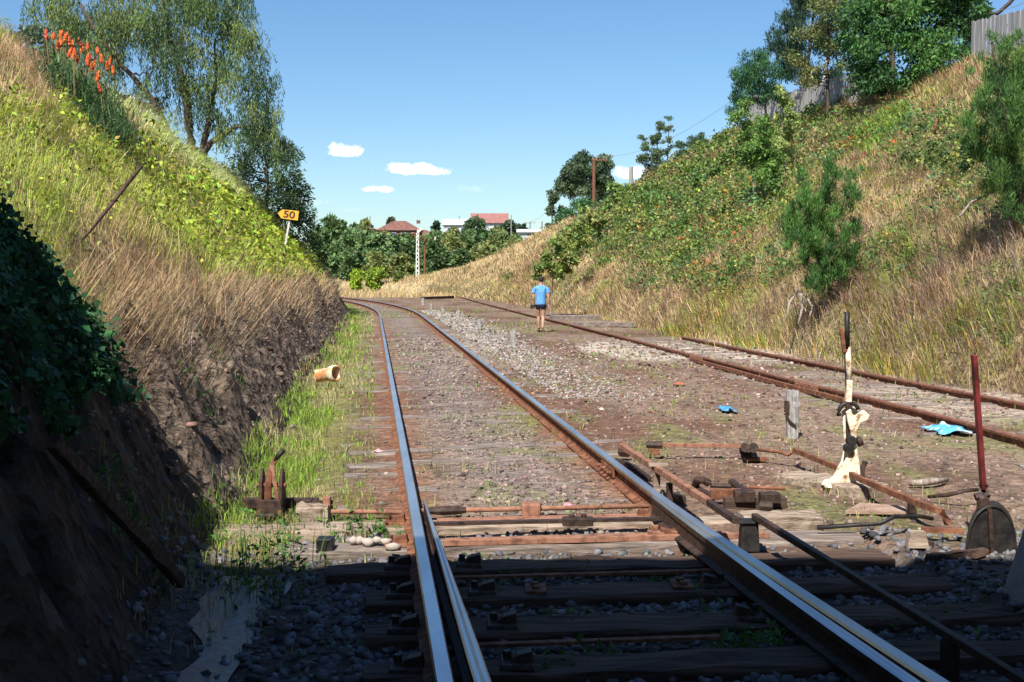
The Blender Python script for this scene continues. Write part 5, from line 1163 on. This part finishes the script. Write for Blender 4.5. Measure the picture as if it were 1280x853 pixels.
def far_proto(kind, px, py, r, D, lab, grp=None):
    cols = [[(.10, .17, .065), (.15, .22, .08)], [(.14, .235, .09), (.18, .28, .11)], [(.22, .26, .09), (.27, .30, .11)]][kind]
    base = P(px, py+r*1.8, D); base[2] = min(base[2], Hs(base[0], base[1]))
    top = P(px, py-r*.8, D); R = r*D/1500
    rg = np.random.default_rng(kind+int(px)); cs = []
    zt = top[2]; zb = base[2]+.3
    for k in range(60):
        a = rg.uniform(0, 2*PI); u = rg.uniform(0, 1); z = zb+(zt-zb)*u; w = R*math.sqrt(max(.1, 1-(2*u-.85)**2/1.6))*rg.uniform(.5, 1.05)
        cs.append((base[0]+math.cos(a)*w, base[1]+math.sin(a)*w, z, R*rg.uniform(.16, .32)))
    return tree('tree', lab, base, [[base-(0, 0, .5), base+(0, 0, (zt-zb)*.5), (base[0]+.3, base[1], zt)]], cs, .0024*D, .6, 90, cols, seed=50+kind, trunk_r=.2, group=grp)
labk = ['dark green tree in the dense belt at the far end of the cutting', 'mid green bushy tree in the dense belt at the far end of the cutting', 'olive green willowy tree in the dense belt at the far end of the cutting']
pr_ = {}
for i, (px, py, r, D, kd) in enumerate(far):
    if kd not in pr_:
        pr_[kd] = (far_proto(kd, px, py, r, D, labk[kd], 'trees in the belt at the end of the valley'), r*D/1500, None)
        o = pr_[kd][0]; pr_[kd] = (o, r*D/1500, (P(px, py-r*.8, D)[2]-o.location[2]))
    else:
        o, R0, h0 = pr_[kd]; c = copy_tree(o); base = P(px, py+r*1.8, D); base[2] = min(base[2], Hs(base[0], base[1])); h = P(px, py-r*.8, D)[2]-base[2]
        c.location = base; s_ = r*D/1500/R0; c.scale = (s_, s_, max(.4, h/h0)); c.rotation_euler = (0, 0, i*1.3)
uniq = [(596, 290, 22, 235, 0, [(.045, .085, .035), (.06, .10, .04)], 'rounded dark tree standing in front of the white gabled house'),
        (545, 285, 9, 240, 0, [(.025, .05, .025), (.035, .065, .03)], 'small dark conical tree between the brown roofed and the white gabled house'),
        (488, 279, 7, 330, 0, [(.05, .06, .035), (.07, .08, .04)], 'dark round tree behind the left end of the brown tiled roof'),
        (632, 302, 20, 155, 0, [(.22, .28, .10), (.17, .24, .08)], 'pale yellow green rounded tree below the white shed roof'),
        (636, 284, 10, 260, 0, [(.04, .07, .035), (.06, .09, .05)], 'dark spreading trees on the skyline beside the pink gable'),
        (652, 288, 9, 265, 0, [(.06, .09, .06), (.05, .08, .05)], 'grey green tree on the skyline left of the small power pole'),
        (688, 286, 6, 200, 0, [(.07, .05, .04), (.05, .06, .04)], 'dark bush on the skyline at the top of the dry grass slope'),
        (462, 287, 5, 330, 0, [(.03, .055, .035), (.04, .06, .03)], 'small dark bush by a thin pole left of the brown tiled roof'),
        (446, 347, 10, 128, 0, [(.36, .48, .05), (.30, .42, .05)], 'bright yellow green bush, left of two by the white signal post'),
        (470, 345, 12, 130, 0, [(.33, .43, .06), (.24, .36, .05)], 'bright yellow green bush, right of two by the white signal post'),
        (498, 346, 6, 130, 0, [(.15, .22, .06), (.2, .26, .08)], 'small green bush just left of the white signal post'),
        (495, 260, 1, 400, 0, None, '')]
for px, py, r, D, kd, cols, lab in uniq:
    if cols is None: continue
    base = P(px, py+r*(1.6 if r > 12 else 1.2), D); base[2] = min(base[2], Hs(base[0], base[1])); top = P(px, py-r*.7, D); R = r*D/1500
    rg = np.random.default_rng(int(px)); cs = []
    for k in range(44):
        a = rg.uniform(0, 2*PI); u = rg.uniform(0.15, 1); z = base[2]+(top[2]-base[2])*u; w = R*math.sqrt(max(.1, 1-(2*u-1.1)**2/1.3))*rg.uniform(.3, .95)
        if kd == 0 and px == 545: w *= 1.2-u
        cs.append((base[0]+math.cos(a)*w, base[1]+math.sin(a)*w, z, R*rg.uniform(.17, .34)))
    tree('tree' if r > 12 or py < 330 else 'bush', lab, base, [[base-(0, 0, .5), base+(0, 0, (top[2]-base[2])*.5), top]], cs, .0023*D, .6, 90, [tuple(v_*1.5 for v_ in c_) if c_[1] < .15 else c_ for c_ in cols], seed=int(px), trunk_r=.14, cat='tree' if py < 330 else 'bush')
# ------------------------------------------------------------------ fence
def fence(name, label, A, B, hA, hB, n, seed):
    r = np.random.default_rng(seed); A = np.asarray(A, float); B = np.asarray(B, float)
    A[2] = min(A[2], Hs(A[0], A[1])+.2); B[2] = min(B[2], Hs(B[0], B[1])+.2)
    e = empty(name, A, label, 'fence'); d = B-A; L = np.linalg.norm(d); t = d/L
    nrm = np.cross(t, (0, 0, 1)); nrm /= np.linalg.norm(nrm)
    b = MB()
    for i in range(n):
        u = (i+.5)/n; p = A+d*u; h = hA+(hB-hA)*u+r.normal(0, .03); w = L/n*.97; o = nrm*(r.normal(0, .012)+(.012 if i % 2 else 0))
        b.bar(p+o+(0, 0, -.5), p+o+(r.normal(0, .01), 0, h), w, .018, up=nrm)
    b.build('palings', M['fencewood'], e)
    for z in (.3, 1.1):
        b = MB(); b.bar(A+nrm*-.05+(0, 0, z), B+nrm*-.05+(0, 0, z), .04, .08); b.build('rail', M['fencewood'], e)
    for u in np.linspace(.02, .98, max(3, n//14)):
        b = MB(); p = A+d*u-nrm*.1; b.bar(p+(0, 0, -.6), p+(0, 0, (hA+(hB-hA)*u)-.1), .1, .1, up=nrm); b.build('post', M['fencewood'], e)
fence('paling_fence', 'grey weathered paling fence at the top right corner above the bank', P(1214, 72, 53), P(1345, 42, 43), 1.55, 1.6, 46, 1)
fence('paling_fence', 'grey weathered paling fence behind the trees on top of the right bank', P(932, 150, 76), P(1082, 120, 61), 1.35, 1.35, 76, 2)
# leaning white prop and small roof behind the fence
b = MB(); b.bar(P(1028, 110, 66), P(1033, 75, 66), .12, .08, up=(0, -1, 0)); tag(own(b.build('leaning_prop', noisemat('white_prop', (.6, .58, .55), (.75, .73, .7), 8))), 'white leaning prop standing behind the paling fence', 'post')
b = MB(); b.bar(P(1036, 112, 66), P(1034, 88, 66), .12, .08, up=(0, -1, 0)); tag(own(b.build('brown_post', M['rust'])), 'short brown post beside the leaning white prop', 'post')
e = empty('shed', P(985, 150, 80), 'low shed with a pale roof behind the left end of the paling fence', 'shed')
b = MB(); c = P(985, 135, 80); b.box(c+(0, 0, -.6), (4.5, 3, 2.2)); b.build('wall', M['concrete'], e)
b = MB(); b.bar(c+(-2.6, -1.6, .45), c+(2.6, -1.6, .9), .3, .08, up=(0, 0, 1)); b.prism([(-2.6, .5), (2.6, .9), (2.6, .98), (-2.6, .58)], c+(0, .2, 0), (1, 0, 0), (0, 0, 1), 3.6); b.build('roof', noisemat('pale_iron', (.55, .56, .57), (.7, .7, .7), 2, .5, 20, .1), e)
# bent pipe behind the right fence, far up
b = MB(); b.tube([P(1232, 18, 56), P(1247, 17, 56), P(1262, 4, 56), P(1275, -12, 56)], .09, 8); tag(own(b.build('bent_pipe', M['rust_dark'], smooth=True)), 'dark curved pipe above the fence in the top right corner', 'pipe')

# ------------------------------------------------------------------ poles and wires
def pole(px, yb, yt, D, w, mat, label, arm=None, name='utility_pole'):
    a = P(px, yb, D); c = P(px, yt, D); a[2] = min(a[2], Hs(a[0], a[1])+.0)-.2
    e = empty(name, a, label, 'pole'); b = MB(); b.tube([a, (a+c)/2, c], [w*.6, w*.55, w*.5], 8); b.build('post', M[mat], e)
    if arm:
        for (dz, L, x0) in arm:
            q_ = c+(0, 0, -dz); b = MB(); b.bar(q_+(-L+x0, -.1, 0), q_+(L+x0, -.1, 0), .1, .12); arm_o = b.build('crossarm', M[mat], e)
            for s in (-.85, -.45, .45, .85):
                b = MB(); b.tube([q_+(s*L+x0, -.1, .06), q_+(s*L+x0, -.1, .22)], .04, 6); b.build('insulator', M['concrete'], arm_o)
    return c
top1 = pole(742.5, 262, 197, 116, .3, 'rust', 'dark red brown power pole rising in front of the poplar clump', [(.25, .75, .55)])
pole(789, 228, 209, 90, .30, 'postwood', 'pale grey stump of a post on the skyline right of the poplar clump', name='post_stump')
pole(654.5, 322, 306, 118, .4, 'sleeper_dark', 'thick dark stump standing in the dry grass slope left of the saplings', name='post_stump')
for (px, yb, yt, D, w, mat, lab, arm) in [
    (462.5, 292, 270, 300, .25, 'postwood', 'thin grey pole on the skyline left of the brown tiled roof', None),
    (574, 290, 270, 300, .2, 'postwood', 'thin mast on the skyline above the white gabled house', None),
    (639, 290, 269, 250, .2, 'postwood', 'thin pole on the skyline right of the pink gable', None),
    (662.5, 296, 277, 240, .3, 'postwood', 'small power pole with a crossarm on the skyline above the white shed', [(.3, 1.1, 0)]),
    (677.5, 293, 277, 220, .3, 'postwood', 'plain pole on the skyline just right of the small power pole', None),
    (544, 312, 296, 190, .25, 'whitepaint', 'short white pole in the tree belt right of the white signal post', None),
    (531, 350, 296, 132, .2, 'rust', 'dark red pole close behind the white signal post', None),
    (606, 338, 322, 122, .2, 'rust', 'small dark leaning stake in the dry grass, right of two', None),
    (588, 342, 328, 124, .2, 'sleeper_dark', 'small dark leaning stake in the dry grass, left of two', None)]:
    pole(px, yb, yt, D, w, mat, lab, arm)
def wire(p0, p1, sag, lab, r=.012):
    t = np.linspace(0, 1, 24)[:, None]; pts = np.asarray(p0)*(1-t)+np.asarray(p1)*t; pts[:, 2] -= (4*sag*t*(1-t))[:, 0]
    b = MB(); b.tube(pts, r, 4); o = own(b.build('overhead_wire', M['concrete'])); tag(o, lab, 'wire')
wire(top1+(.3, 0, .1), P(912, 128, 78), 1.0, 'thin overhead wire from the dark red brown pole up to the cypress')
wire(top1+(-.3, 0, .1), P(662.5, 278, 240), 1.2, 'thin overhead wire from the dark red brown pole down to the small power pole', .02)
wire(P(1234, 14, 56), P(1300, -8, 50), .2, 'thin dark wire above the fence in the top right corner')

# ------------------------------------------------------------------ signal post
a = P(522, 352, 131); c = P(522, 292, 131); a[2] = min(a[2], Hs(a[0], a[1]))
e = empty('signal_post', a, 'tall white lattice signal post with a small arm, far down the line', 'signal')
wm = noisemat('white_signal_paint', (.52, .51, .47), (.82, .81, .78), 2, .6, 20, .2)
b = MB()
for sx_, sy_ in ((-1, -1), (1, -1), (1, 1), (-1, 1)): b.bar(a+(.16*sx_, .16*sy_, 0), c+(.10*sx_, .10*sy_, 0), .08, .08, up=(0, 1, 0))
nb = 11
for k in range(nb):
    z0 = a[2]+(c[2]-a[2])*k/nb; z1 = a[2]+(c[2]-a[2])*(k+1)/nb; w0 = .2-.08*k/nb; w1 = .2-.08*(k+1)/nb; s = 1 if k % 2 else -1
    b.bar((a[0]-s*w0, a[1]-.2, z0), (a[0]+s*w1, a[1]-.2, z1), .08, .03, up=(0, 1, 0)); b.bar((a[0]-s*w0, a[1]+.2, z0), (a[0]+s*w1, a[1]+.2, z1), .08, .03, up=(0, 1, 0))
b.build('lattice_post', wm, e)
b = MB(); b.bar(c+(-.55, -.15, -.1), c+(-.1, -.15, -.05), .06, .28, up=(0, 0, 1)); b.build('spectacle', M['redpaint'], e)
b = MB(); b.bar(c+(.0, -.15, .1), c+(.5, -.15, .55), .05, .25, up=(0, 0, 1)); b.build('arm', wm, e)
b = MB(); b.tube([c, c+(0, 0, .5)], [.1, .02], 6); b.build('finial', wm, e)
b = MB(); b.box(a+(0, 0, .2), (.9, .9, .5)); b.build('base', M['concrete'], e)

# ------------------------------------------------------------------ houses
def house(name, label, px, py_base, D, w, dpt, h, rh, wallm, roofm, hip=True, gable_front=False, rz=0, chim=None, wins=3):
    b0 = P(px, py_base, D); gz = Hs(b0[0], b0[1]); zb = b0[2]; e = empty(name, (b0[0], b0[1], min(gz, zb)), label, 'house')
    cx, cy = b0[0], b0[1]
    b = MB(); zlow = min(gz, zb)-.5; b.box((cx, cy, (zlow+zb+h)/2), (w, dpt, zb+h-zlow)); b.build('wall', wallm, e)
    z = zb+h; o = .5; hw, hd = w/2+o, dpt/2+o
    if hip: V = [(-hw, -hd, z), (hw, -hd, z), (hw, hd, z), (-hw, hd, z), (-hw+hd*.95, 0, z+rh), (hw-hd*.95, 0, z+rh)]; F = [(0, 1, 5, 4), (1, 2, 5), (2, 3, 4, 5), (3, 0, 4), (3, 2, 1, 0)]
    elif gable_front: V = [(-hw, -hd, z), (hw, -hd, z), (hw, hd, z), (-hw, hd, z), (0, -hd, z+rh), (0, hd, z+rh)]; F = [(0, 1, 4), (1, 2, 5, 4), (2, 3, 5), (3, 0, 4, 5), (3, 2, 1, 0)]
    else: V = [(-hw, -hd, z), (hw, -hd, z), (hw, hd, z), (-hw, hd, z), (-hw, 0, z+rh), (hw, 0, z+rh)]; F = [(0, 1, 5, 4), (1, 2, 5), (2, 3, 4, 5), (3, 0, 4), (3, 2, 1, 0)]
    b = MB(); b.add([(cx+x, cy+y_, zz) for x, y_, zz in V], F); rf = b.build('roof', roofm, e)
    if chim: b = MB(); b.box((cx+chim[0], cy, z+rh*.9), (.9, .9, chim[1])); b.build('chimney', M['hbrick'], rf)
    for k in range(wins):
        x = cx-w/2+w*(k+.5)/wins; b = MB(); b.box((x, cy-dpt/2-.03, zb+h*.55), (w/wins*.55, .08, h*.45)); f = b.build('window', M['hframe'], e)
        b = MB(); b.box((x, cy-dpt/2-.08, zb+h*.55), (w/wins*.47, .04, h*.37)); b.build('pane', M['hglass'], f)
    return e
M['hbrick'] = noisemat('brown_brick', (.12, .06, .05), (.2, .1, .08), 2, .9, 10, .2)
M['hframe'] = noisemat('window_frame', (.45, .45, .45), (.6, .6, .6), 2, .7, 10, 0)
m_, nt_, b_ = newmat('window_glass'); b_.inputs['Base Color'].default_value = (.03, .045, .07, 1); b_.inputs['Roughness'].default_value = .15; M['hglass'] = m_
troof = noisemat('brown_tiles', (.13, .06, .05), (.22, .11, .085), 1.5, .8, 6, .5, .1)
proof = noisemat('pink_red_roof', (.25, .11, .10), (.31, .15, .13), 1, .7, 6, .2)
wroof = noisemat('white_iron_roof', (.5, .51, .52), (.62, .62, .62), 1, .6, 6, .1)
wwall = noisemat('white_weatherboard', (.42, .43, .45), (.55, .55, .55), 1, .8, 8, .1)
house('house', 'brown tiled hip roofed house with dark windows on the far hill above the tree belt', 500, 301, 300, 10.5, 8, 2.4, 2.5, M['hbrick'], troof, chim=(4.6, .8), wins=4)
house('house', 'lower brown roofed house wing right of the tiled roof, partly behind the trees', 525, 305, 310, 9.5, 7, 2.0, 1.6, M['hbrick'], troof, wins=3)
house('house', 'white gabled house mostly hidden behind the rounded dark tree', 573, 296, 290, 6.5, 8, 2.6, 1.6, wwall, wroof, hip=False, wins=2)
house('house', 'white house with a steep pink red roof on the far skyline', 612, 290, 300, 8.5, 7, 2.0, 2.6, wwall, proof, hip=False, wins=2)
house('house', 'small brown roofed house at the left end of the far hill', 457, 293, 320, 6, 5, 1.2, .8, M['hbrick'], troof, hip=True, wins=2)
house('shed', 'long low white shed at the top of the dry grass slope', 668, 297, 235, 6.0, 5, .9, .7, wwall, wroof, hip=False, wins=1)['category'] = 'shed'

# ------------------------------------------------------------------ walking man
g = G(676, 414.5, 0); g[2] = Hs(g[0], g[1]); px0, py0, pz0 = g
person = None
def skin_mesh(name, verts, edges, radii, mat, parent, sub=2, root=0):
    me = bpy.data.meshes.new(name); me.from_pydata([tuple(v) for v in verts], edges, []); ob = bpy.data.objects.new(name, me); COL.objects.link(ob)
    sk = ob.modifiers.new('skin', 'SKIN'); sk.use_smooth_shade = True
    for i, r in enumerate(radii):
        sv = me.skin_vertices[0].data[i]; sv.radius = (r, r) if np.isscalar(r) else r; sv.use_root = (i == root)
    su = ob.modifiers.new('sub', 'SUBSURF'); su.levels = sub; su.render_levels = sub
    bpy.context.view_layer.update(); dg = bpy.context.evaluated_depsgraph_get()
    m2 = bpy.data.meshes.new_from_object(ob.evaluated_get(dg)); bpy.data.objects.remove(ob)
    m2.materials.clear(); m2.materials.append(mat); m2.polygons.foreach_set('use_smooth', np.ones(len(m2.polygons), bool))
    o = bpy.data.objects.new(name, m2); COL.objects.link(o)
    if parent is not None: o.parent = parent
    return o
def graph(chains):
    V = []; E = []; R = []; names = {}
    for ch in chains:
        prev = None
        for item in ch:
            if isinstance(item, str): prev = names[item]; continue
            nm, p, r = item; V.append(p); R.append(r); i = len(V)-1
            if nm: names[nm] = i
            if prev is not None: E.append((prev, i))
            prev = i
    return V, E, R
skinm = noisemat('skin', (.42, .23, .16), (.52, .30, .21), 6, .6, 40, .1)
e = empty('person', g, 'man walking away in a blue shirt and short navy shorts, holding a black bag', 'person')
def fingers(side, w, dx):
    out = []
    for k, (o, L) in enumerate(((-.03, .075), (-.01, .085), (.012, .08), (.032, .062))):
        x, y_, z = w; out.append(['palm'+side, ('', (x+dx*.3, y_+o, z-.10), .009), ('', (x+dx*.3-dx*.1, y_+o, z-.10-L*.55), .008), ('', (x-dx*.2, y_+o*.9, z-.10-L), .007)])
    x, y_, z = w; out.append(['palm'+side, ('', (x-dx*.3, y_+.045, z-.06), .010), ('', (x-dx*.5, y_+.055, z-.105), .008)])
    return out
chains = [[('pelvis', (0, 0, .93), (.14, .10)), ('belly', (0, .0, 1.08), (.13, .095)), ('chest', (0, .01, 1.27), (.15, .10)), ('neckb', (0, .0, 1.41), (.075, .06)), ('neck', (0, .01, 1.47), (.052, .055)), ('head', (0, .02, 1.56), (.072, .085)), ('', (0, .02, 1.645), (.075, .09)), ('', (0, .01, 1.70), (.05, .06))],
          ['head', ('', (0, .105, 1.575), .016)], ['head', ('', (.078, .015, 1.58), .012)], ['head', ('', (-.078, .015, 1.58), .012)],
          ['chest', ('', (.12, .0, 1.36), .065), ('', (.185, -.005, 1.345), .052), ('', (.215, -.03, 1.2), .043), ('', (.225, -.055, 1.08), .036), ('', (.235, -.02, .95), .033), ('wR', (.24, .01, .86), .024), ('palmR', (.24, .02, .80), (.018, .038))],
          ['chest', ('', (-.12, .0, 1.36), .065), ('', (-.185, .0, 1.345), .052), ('', (-.215, -.01, 1.2), .043), ('', (-.22, -.02, 1.08), .036), ('', (-.215, .04, .96), .033), ('wL', (-.205, .08, .87), .024), ('palmL', (-.20, .09, .81), (.018, .038))],
          ['pelvis', ('', (.085, 0, .84), .09), ('', (.085, .03, .66), .073), ('', (.07, .05, .49), .054), ('', (.065, -.0, .36), .056), ('', (.055, -.06, .20), .038), ('', (.05, -.10, .10), .034), ('', (.05, -.03, .045), .036), ('', (.055, .05, .03), .03)],
          ['pelvis', ('', (-.085, 0, .84), .09), ('', (-.08, .05, .66), .073), ('', (-.07, .11, .49), .054), ('', (-.068, .10, .36), .056), ('', (-.062, .12, .20), .038), ('', (-.06, .13, .09), .034), ('', (-.06, .20, .04), .036), ('', (-.06, .28, .03), .03)]]
chains += fingers('R', (.24, .02, .88), .06)+fingers('L', (-.20, .09, .89), -.06)
V, E, R = graph(chains); skin_mesh('body', V, E, R, skinm, e)
shirtm = noisemat('blue_cotton', (.07, .25, .58), (.15, .38, .74), 9, .85, 50, .3, .01, stretch=(3, 3, 1))
ch = [[('p', (0, 0, .80), (.165, .13)), ('', (0, -.002, .90), (.17, .135)), ('', (0, -.002, 1.02), (.162, .125)), ('c', (0, .0, 1.2), (.168, .12)), ('t', (0, 0, 1.33), (.165, .108)), ('', (0, 0, 1.41), (.10, .085)), ('', (0, .005, 1.45), (.064, .064))],
      ['t', ('', (.13, 0, 1.365), .075), ('', (.195, -.005, 1.33), .068), ('', (.225, -.02, 1.24), .068), ('', (.238, -.03, 1.17), .07)],
      ['t', ('', (-.13, 0, 1.365), .075), ('', (-.195, 0, 1.33), .068), ('', (-.225, -.01, 1.24), .068), ('', (-.238, -.015, 1.17), .07)]]
V, E, R = graph(ch); skin_mesh('shirt', V, E, R, shirtm, e)
shm = noisemat('navy_cotton', (.012, .02, .05), (.025, .035, .08), 9, .85, 50, .3)
ch = [[('p', (0, 0, .93), (.155, .12)), ('', (0, 0, .84), (.165, .13))], ['p', ('', (.088, .0, .82), .115), ('', (.09, .014, .70), .105)], ['p', ('', (-.088, .005, .82), .115), ('', (-.088, .03, .70), .105)]]
V, E, R = graph(ch); skin_mesh('shorts', V, E, R, shm, e)
V, E, R = graph([[('', (0, -.025, 1.53), (.07, .06)), ('', (0, -.012, 1.60), (.088, .09)), ('', (0, -.002, 1.655), (.088, .10)), ('', (0, .01, 1.715), (.06, .07))], ]); skin_mesh('hair', V, E, R, noisemat('dark_hair', (.02, .012, .008), (.05, .03, .02), 30, .6, 90, .5), e)
bm_ = noisemat('black_shoe', (.012, .012, .014), (.03, .028, .03), 9, .6, 50, .2)
for nm, pts_ in (('shoe', [(.05, -.115, .05, .05), (.05, -.02, .045, .05), (.056, .075, .035, .043)]), ('shoe', [(-.06, .12, .05, .05), (-.06, .21, .045, .05), (-.06, .30, .035, .043)])):
    V, E, R = graph([[('', p_[:3], p_[3]) for p_ in pts_]]); skin_mesh(nm, V, E, R, bm_, e)
for pts_ in ([(.052, -.085, .16, .045), (.05, -.10, .10, .045)], [(-.061, .125, .15, .043), (-.06, .13, .09, .045)]):
    V, E, R = graph([[('', p_[:3], p_[3]) for p_ in pts_]]); skin_mesh('sock', V, E, R, bm_, e)
bag = empty('carried_bag', g+np.array([-.24, .1, .72]), 'small black bag held in the left hand of the walking man', 'bag')
b = MB(); b.box(g+np.array([-.25, .1, .79]), (.14, .20, .13), top=.9); b.build('case', M['black'], bag, bevel=.02)
b = MB(); b.tube([g+np.array([-.25, .03, .85]), g+np.array([-.24, .06, .885]), g+np.array([-.24, .14, .885]), g+np.array([-.25, .17, .85])], .009, 6); b.build('strap', M['black'], bag, smooth=True)

# ------------------------------------------------------------------ overbridge behind the camera (its shadow falls across the foreground)
e = empty('road_bridge', (0, -2.2, 0), 'concrete overbridge whose sloping grey wing wall is cut by the right edge', 'bridge')
ye = 1.95
b = MB(); b.box((0, (ye-8)/2, 5.6), (26, ye+8, .7)); b.build('deck', M['concrete'], e)
b = MB(); b.box((0, ye-.15, 6.2), (26, .3, .6)); b.build('parapet', M['concrete'], e)
b = MB(); b.box((-5.6, (1.4-8)/2, 2.6), (4.6, 1.4+8, 5.3)); b.build('abutment', M['concrete'], e)
b = MB(); b.box((6.8, (1.4-8)/2, 2.6), (4.6, 1.4+8, 5.3)); b.build('abutment', M['concrete'], e)
# right wing wall with a battered end
def wing(x0, x1, y0, y1, zt0, zt1, batter, xsh=0):
    V = []
    for y_, zt in ((y0, zt0), (y1, zt1)):
        yt = y_-(.2*zt if y_ == y1 else 0)
        V += [(x0, y_, -.3), (x1, y_, -.3), (x1, yt, zt), (x0+batter*zt, yt, zt)]
    return V, [(0, 3, 2, 1), (4, 5, 6, 7), (0, 4, 7, 3), (3, 7, 6, 2), (2, 6, 5, 1), (1, 5, 4, 0)]
b = MB(); V, F = wing(2.43, 4.2, 1.4, 6.12, 5.9, 2.9, .24); b.add(V, F); b.build('wing_wall', M['concrete'], e, bevel=.02)
b = MB(); V, F = wing(-4.6, -3.55, 1.4, 4.5, 6.3, 6.0, 0); b.add(V, F); b.build('wing_wall', M['concrete'], e, bevel=.02)  # unseen left wall, added to throw shade on the near left bank

# ------------------------------------------------------------------ camera, light, sky
cam = bpy.data.cameras.new('camera'); co = bpy.data.objects.new('camera', cam); COL.objects.link(co)
co.location = (0, 0, CAMZ); co.rotation_euler = (PI/2-PITCH, 0, 0)
cam.sensor_width = 36; cam.lens = FPX/1280*36; cam.clip_end = 4000; cam.clip_start = .05
S.camera = co
EL = math.radians(51); sd = np.array([-.34, -.94]); sd /= np.linalg.norm(sd)
sv = np.array([sd[0]*math.cos(EL), sd[1]*math.cos(EL), math.sin(EL)])
su = bpy.data.lights.new('sun', 'SUN'); su.energy = 4.7; su.angle = math.radians(.53); su.color = (1, .94, .84)
so = bpy.data.objects.new('sun', su); COL.objects.link(so); so.rotation_euler = Vector(-sv).to_track_quat('-Z', 'Y').to_euler()
w = bpy.data.worlds.new('World'); S.world = w; w.use_nodes = True; nt = w.node_tree; bg = nt.nodes['Background']
sky = nt.nodes.new('ShaderNodeTexSky'); sky.sky_type = 'NISHITA'; sky.sun_disc = False; sky.sun_elevation = EL; sky.sun_rotation = math.atan2(sd[0], sd[1]); sky.air_density = 1.0; sky.dust_density = .35; sky.ozone_density = 1.6
tc = nt.nodes.new('ShaderNodeTexCoord')
def mnode(op, a, b=None):
    n = nt.nodes.new('ShaderNodeMath'); n.operation = op
    for i, v in enumerate((a, b)):
        if v is None: continue
        if isinstance(v, (int, float)): n.inputs[i].default_value = v
        else: nt.links.new(v, n.inputs[i])
    return n.outputs[0]
def vdot(v):
    n = nt.nodes.new('ShaderNodeVectorMath'); n.operation = 'DOT_PRODUCT'; nt.links.new(tc.outputs['Generated'], n.inputs[0]); n.inputs[1].default_value = [float(q_) for q_ in v]; return n.outputs['Value']
ns = nt.nodes.new('ShaderNodeTexNoise'); ns.inputs['Scale'].default_value = 85; ns.inputs['Detail'].default_value = 5; ns.inputs['Roughness'].default_value = .6; nt.links.new(tc.outputs['Generated'], ns.inputs['Vector'])
nz_ = mnode('SUBTRACT', ns.outputs['Fac'], .5)
tot = None
for px, py, wx, wy, op in [(430, 188, 26, 12, 1), (421, 190, 14, 8, 1), (518, 213, 44, 8.5, 1), (500, 211, 26, 9, 1), (540, 214, 26, 9, 1), (524, 208, 12, 6, 1), (472, 237, 20, 6, .95), (787, 216, 26, 12, .95), (384, 252, 30, 8, .12), (588, 236, 24, 7, .12), (437, 262, 14, 6, .12)]:
    d0 = ray(px, py); d0 = d0/np.linalg.norm(d0); rr = np.cross(d0, (0, 0, 1)); rr /= np.linalg.norm(rr); uu = np.cross(rr, d0)
    a = mnode('MULTIPLY', vdot(rr), FPX/wx); c = mnode('MULTIPLY', mnode('ADD', vdot(uu), wy*.15/FPX), FPX/wy)
    below = mnode('MULTIPLY', mnode('LESS_THAN', c, 0.0), .9)
    c = mnode('MULTIPLY', c, mnode('ADD', below, 1.0))
    r2 = mnode('ADD', mnode('MULTIPLY', a, a), mnode('MULTIPLY', c, c))
    v = mnode('ADD', mnode('SUBTRACT', 1.0, r2), mnode('MULTIPLY', nz_, 4.2))
    fr = mnode('GREATER_THAN', vdot(d0), .5)
    n = nt.nodes.new('ShaderNodeMapRange'); n.interpolation_type = 'SMOOTHSTEP'; n.inputs['From Min'].default_value = -.05; n.inputs['From Max'].default_value = 1.0; n.inputs['To Max'].default_value = op; nt.links.new(v, n.inputs['Value'])
    vv = mnode('MULTIPLY', n.outputs[0], fr)
    tot = vv if tot is None else mnode('MAXIMUM', tot, vv)
mx = nt.nodes.new('ShaderNodeMix'); mx.data_type = 'RGBA'; nt.links.new(tot, mx.inputs[0]); 
hsv = nt.nodes.new('ShaderNodeHueSaturation'); hsv.inputs['Saturation'].default_value = 1.15; hsv.inputs['Value'].default_value = 1.0; nt.links.new(sky.outputs[0], hsv.inputs['Color'])

sm2 = nt.nodes.new('ShaderNodeMix'); sm2.data_type = 'RGBA'; sm2.blend_type = 'MULTIPLY'; sm2.inputs[0].default_value = 1; sm2.inputs[7].default_value = (.84, .98, 1.10, 1); nt.links.new(hsv.outputs[0], sm2.inputs[6])
nt.links.new(sm2.outputs[2], mx.inputs[6]); mx.inputs[7].default_value = (11.5, 11.6, 11.8, 1)
nt.links.new(mx.outputs[2], bg.inputs['Color']); bg.inputs['Strength'].default_value = .071
S.view_settings.view_transform = 'Standard'; S.view_settings.look = 'None'; S.view_settings.gamma = 1; S.view_settings.exposure = 0.84
S.render.engine = 'CYCLES'; S.cycles.use_denoising = True
